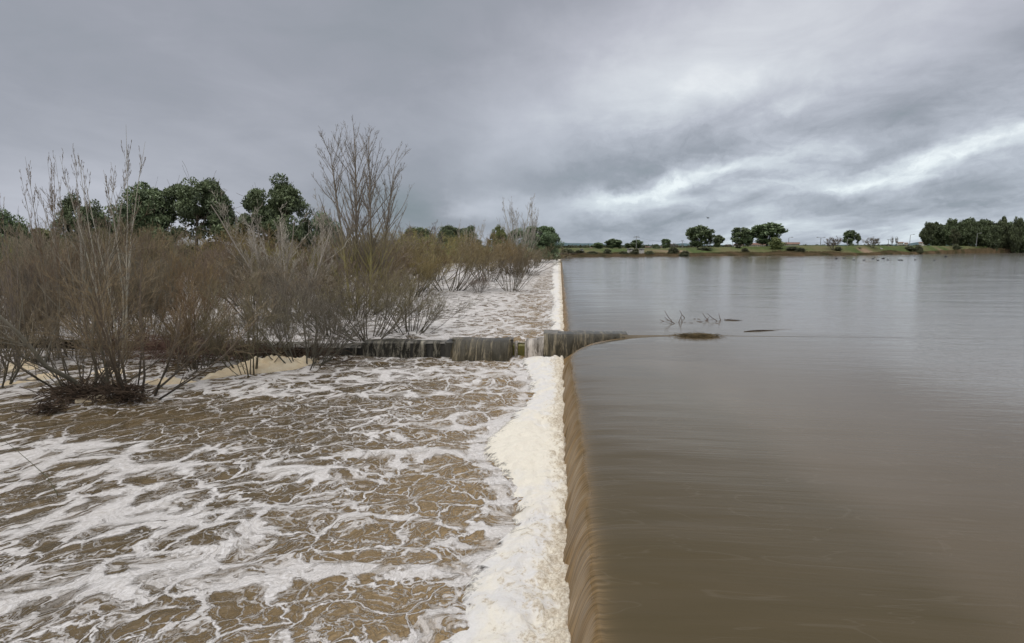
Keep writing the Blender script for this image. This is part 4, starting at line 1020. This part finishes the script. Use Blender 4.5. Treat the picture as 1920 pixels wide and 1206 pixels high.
tag(m.build('floating_canes', M['cane'], smooth=True), 'raft of dead reddish canes sticking up from the lake above the pier', 'debris')
m = MB(); q = at(1395, 622, LAKE); q2 = at(1485, 617, LAKE)
m.tube([tuple(q+(q2-q)*t+np.array([0, .04*math.sin(t*9), .015*math.sin(t*6)])) for t in np.linspace(0, 1, 9)], [.012, .02, .022, .026, .022, .02, .018, .012, .006], 6)
tag(m.build('floating_stick', M['drift'], smooth=True), 'long thin dark stick floating right of the reed mat', 'stick')
m = MB(); q = at(1358, 600, LAKE); q2 = at(1392, 601, LAKE)
m.tube([tuple(q+(q2-q)*t+np.array([0, .02*math.sin(t*7), .012])) for t in np.linspace(0, 1, 6)], [.012, .02, .022, .02, .014, .006], 6)
tag(m.build('floating_stick', M['drift'], smooth=True), 'short stick floating at the right end of the cane raft', 'stick')
# leaning reed stalk near the camera at left
m = MB(); q0 = at(112, 934, .0); q1 = q0+np.array([-.32, .12, .34]); q2 = at(-12, 852, .0)+np.array([0, 0, .55])
m.tube([tuple(q0+np.array([.02, 0, -.1])), tuple(q0*.7+q1*.3), tuple(q1), tuple(q1*.5+q2*.5+np.array([0, 0, .03])), tuple(q2)], [.009, .008, .007, .005, .004], 6)
tag(m.build('reed_stalk', mat_plain('green brown stalk', (.06, .07, .04), (.11, .10, .06)), smooth=True), 'single thin leaning stalk poking from the foam at lower left', 'stalk')

# ------------------------------------------------------------------ far bank buildings
M['white'] = mat_plain('weathered white render', (.50, .48, .44), (.68, .65, .60), .4)
M['tile'] = mat_plain('red brown roof tiles', (.17, .10, .075), (.26, .16, .12), .8)
M['dark'] = mat_plain('dark opening', (.02, .022, .025), (.04, .042, .045), 3, .4)
M['metal'] = mat_plain('galvanised metal', (.22, .22, .22), (.36, .36, .36), 3, .5)
M['brick_low'] = mat_plain('tan render', (.26, .21, .17), (.36, .30, .25), .5)
def house(name, label, px0, px1, base, eave, ridge, dist, wall='white', roof='tile', nwin=6, depth=9, cat='building'):
    c = away((px0+px1)/2, dist); W_ = width_at(px0, px1, dist); z0 = height_at(px0, base, dist); ze = height_at(px0, eave, dist); zr = height_at(px0, ridge, dist)
    az = math.atan2(c[0], c[1]); r = empty(name, (c[0], c[1], z0), -az); tag(r, label, cat)
    h = ze-z0; m = MB(); m.box((0, 0, h/2-.75), (W_, depth, h+1.5)); wl = m.build('wall', M[wall], r)
    hr = zr-ze; o = .4; m = MB()
    m.v = [(-W_/2-o, -depth/2-o, h+.003), (W_/2+o, -depth/2-o, h+.003), (W_/2+o, depth/2+o, h+.003), (-W_/2-o, depth/2+o, h+.003), (-W_/2-o*.5, 0, h+hr), (W_/2+o*.5, 0, h+hr)]
    m.f = [(0, 1, 5, 4), (2, 3, 4, 5), (0, 4, 3), (1, 2, 5), (0, 3, 2, 1)]; m.build('roof', M[roof], r)
    for i in range(nwin):
        x = -W_/2+W_*(i+.5)/nwin; m = MB(); m.box((x, -depth/2-.01, h*.5), (min(.9, W_/nwin*.22), .06, h*.26)); m.build('window', M['dark'], r)
    return r
house('farm_building', 'long white building with red-brown roof right of the largest far bank tree', 1463, 1498, 461.5, 458, 454.5, 330, nwin=9)
house('farm_building', 'white building with red-brown roof seen between the far bank trees', 1404, 1436, 462.5, 459, 455.5, 325, nwin=8)
house('farm_building', 'low white building partly behind the dark tree pair', 1376, 1392, 463, 459.5, 457.5, 330, nwin=4)
house('shed', 'white walled shed left of the dark shrub below the power pole', 1176, 1187, 471, 466.6, 466, 236, nwin=1, roof='conc_top', depth=4)
house('shed', 'white walled shed right of the dark shrub below the power pole', 1198, 1208, 471, 466.6, 466, 236, nwin=1, roof='conc_top', depth=4)
house('pump_house', 'small white block standing near the end of the weir', 1088, 1094, 473, 467, 466.6, 226, nwin=1, roof='conc_top', depth=1.5)
house('house', 'distant white house with tiled roof left of the lamp post', 1682, 1693, 458.5, 455.5, 453.8, 640, nwin=3)
house('house', 'distant white house right of the lamp post, lower than the others', 1695, 1702, 459, 456.5, 455, 620, nwin=2)
house('house', 'distant white house just left of the tree belt', 1722, 1736, 459.0, 455.5, 453.8, 650, nwin=4)
house('warehouse', 'low tan warehouse far off, right of the power pole', 1210, 1240, 466, 463, 462.3, 520, 'brick_low', 'tile', 5)
house('house', 'tiny white house beyond the shrubs left of the power pole', 1106, 1110, 468, 465.5, 464.5, 420, nwin=2)
# footbridge / wall at the end of the weir
m = MB(); a = away(1040, 196); b = away(1082, 214)
for t in np.linspace(0, 1, 9):
    q = a+(b-a)*t; m.box((q[0], q[1], 1.3), (.4, .4, 2.0))
m.tube([tuple(a+np.array([0, 0, 2.3])), tuple(b+np.array([0, 0, 2.3]))], .18, 4)
tag(m.build('railing', M['drift']), 'dark low railing at the far end of the weir', 'railing')

def lamp_post(px, dist, top, base, label, double=False, arm=1.2):
    p = away(px, dist); z0 = max(ground_at(p[0], p[1])-.2, height_at(px, base, dist)-.5); z1 = height_at(px, top, dist)
    az = math.atan2(p[0], p[1]); r = empty('lamp_post', (p[0], p[1], z0), -az); tag(r, label, 'lamp post', 'lamp posts on the far bank'); h = z1-z0
    m = MB(); m.tube([(0, 0, 0), (0, 0, h*.5), (0, 0, h)], [.17, .14, .10], 8); m.build('pole', M['metal'], r)
    for sgn in ((1, -1) if double else (1,)):
        m = MB(); m.tube([(0, 0, h-.15), (sgn*arm*.6, 0, h+.15), (sgn*arm, 0, h+.2)], .07, 6); m.build('arm', M['metal'], r)
        m = MB(); m.box((sgn*(arm+.35), 0, h+.2), (.95, .45, .2)); m.box((sgn*(arm+.35), 0, h+.34), (.6, .3, .1)); m.build('lamp_head', M['metal'], r)
lamp_post(1478, 330, 446, 462, 'lamp post rising behind the long white building')
lamp_post(1538, 330, 446, 462, 'double-armed lamp post between the long white building and the bare round tree', True)
lamp_post(1588, 320, 448, 463, 'thin post just left of the narrow lone evergreen', arm=.5)
lamp_post(1705, 390, 440.5, 462, 'lamp post left of the tree belt, near the small white houses')
lamp_post(1830, 440, 438, 461, 'pale lamp post standing in front of the tree belt')
def pole(px, dist, top, label, lattice=False):
    p = away(px, dist); z0 = ground_at(p[0], p[1])-.2; h = height_at(px, top, dist)-z0; az = math.atan2(p[0], p[1])
    r = empty('power_pole', (p[0], p[1], z0), -az); tag(r, label, 'power pole'); m = MB()
    m.tube([(0, 0, 0), (0, 0, h)], [.22, .12], 6)
    m.build('pole', M['metal'], r)
    for k, wd in ((.97, 2.2), (.90, 3.4)) if lattice else ((.95, 1.6),):
        m = MB(); m.box((0, 0, h*k), (wd, .16, .2)); m.build('crossarm', M['metal'], r)
        for sx in (-1, 0, 1):
            m = MB(); m.tube([(sx*wd*.45, 0, h*k+.1), (sx*wd*.45, 0, h*k+.45)], .08, 5); m.build('insulator', M['dark'], r)
    return p, z0+h
P1, Z1 = pole(1193, 335, 443, 'tall power pole with two crossarms above the white sheds', True)
P2, Z2 = pole(1279, 380, 451, 'thin power pole left of the group of three trees')
P3, Z3 = pole(1373, 420, 452, 'thin power pole between the two groups of tall trees')
P4, Z4 = pole(1665, 420, 449, 'thin power pole left of the two thin poplars')
def wire(a, za, b, zb, label):
    m = MB(); m.tube([(a[0]+(b[0]-a[0])*t, a[1]+(b[1]-a[1])*t, za+(zb-za)*t-4*1.2*t*(1-t)-.6) for t in np.linspace(0, 1, 12)], .025, 4)
    tag(m.build('power_line', M['dark']), label, 'power line')
wire(P1, Z1, P2, Z2, 'power line from the tall power pole to the next thin pole'); wire(P2, Z2, P3, Z3, 'power line above the group of three trees')

# ------------------------------------------------------------------ birds
M['bird'] = mat_plain('grey water bird feathers', (.04, .04, .042), (.12, .12, .12), 8)
M['gull'] = mat_plain('pale gull feathers', (.45, .45, .45), (.65, .65, .65), 8)
def water_bird(px, py, label, mat='bird', s=1.0, wings=False, z=None, dist=None, group=None):
    p = at(px, py, LAKE) if z is None else np.array(list(away(px, dist)[:2])+[height_at(px, py, dist)])
    r = empty('bird', tuple(p), random.uniform(-.5, .5)+(0 if random.random() < .5 else math.pi)); tag(r, label, 'bird', group)
    m = MB(); m.blob((0, 0, .08*s), (.32*s, .14*s, .13*s), 10, 8); m.tube([(.24*s, 0, .12*s), (.32*s, 0, .26*s), (.34*s, 0, .36*s)], [.07*s, .045*s, .05*s], 7)
    m.blob((.37*s, 0, .39*s), (.08*s, .055*s, .06*s), 8, 6); m.tube([(-.25*s, 0, .12*s), (-.46*s, 0, .16*s)], [.08*s, .02*s], 6); m.build('body', M[mat], r, True)
    m = MB(); m.tube([(.43*s, 0, .385*s), (.55*s, 0, .365*s)], [.022*s, .006*s], 5); m.build('beak', M['straw'], r)
    if wings:
        for sg in (-1, 1):
            me = bpy.data.meshes.new('wing'); V = [(.14, .05*sg, .14), (-.14, .05*sg, .14), (-.12, .38*sg, .30), (.12, .40*sg, .32), (-.10, .72*sg, .22), (-.02, .80*sg, .2)]
            me.from_pydata([(a*s, b*s, c*s) for a, b, c in V], [], [(0, 1, 2, 3), (3, 2, 4, 5)]); me.update(); link('wing', me, M[mat], r)
    return r
water_bird(1568, 486, 'water bird with raised wings, leftmost on the lake', s=1.2, wings=True)
water_bird(1583, 484.5, 'dark water bird right of the leftmost bird on the lake', s=1.3)
water_bird(1637, 486, 'dark water bird below the wide bare tree', s=1.3)
water_bird(1656, 485.5, 'water bird with raised wings near the middle of the flock', s=1.3, wings=True)
water_bird(1714, 481, 'pale water bird farthest from the camera', s=1.2)
water_bird(1773, 482, 'water bird landing with raised wings in front of the tree belt', s=1.5, wings=True)
for i, px in enumerate((1601, 1620, 1646, 1665, 1686, 1691, 1716, 1752)):
    water_bird(px, 488+.4*(i % 3), 'small dark water bird floating low in the loose row', s=1.0, group='water birds floating in a loose row')
water_bird(1325, 409.5, 'grey bird flying in the sky above the group of three trees', 'bird', .9, True, 1, 160)
water_bird(1653, 467, 'white bird standing on the bank by the wide bare tree', 'gull', 1.8, False, 1, 330)
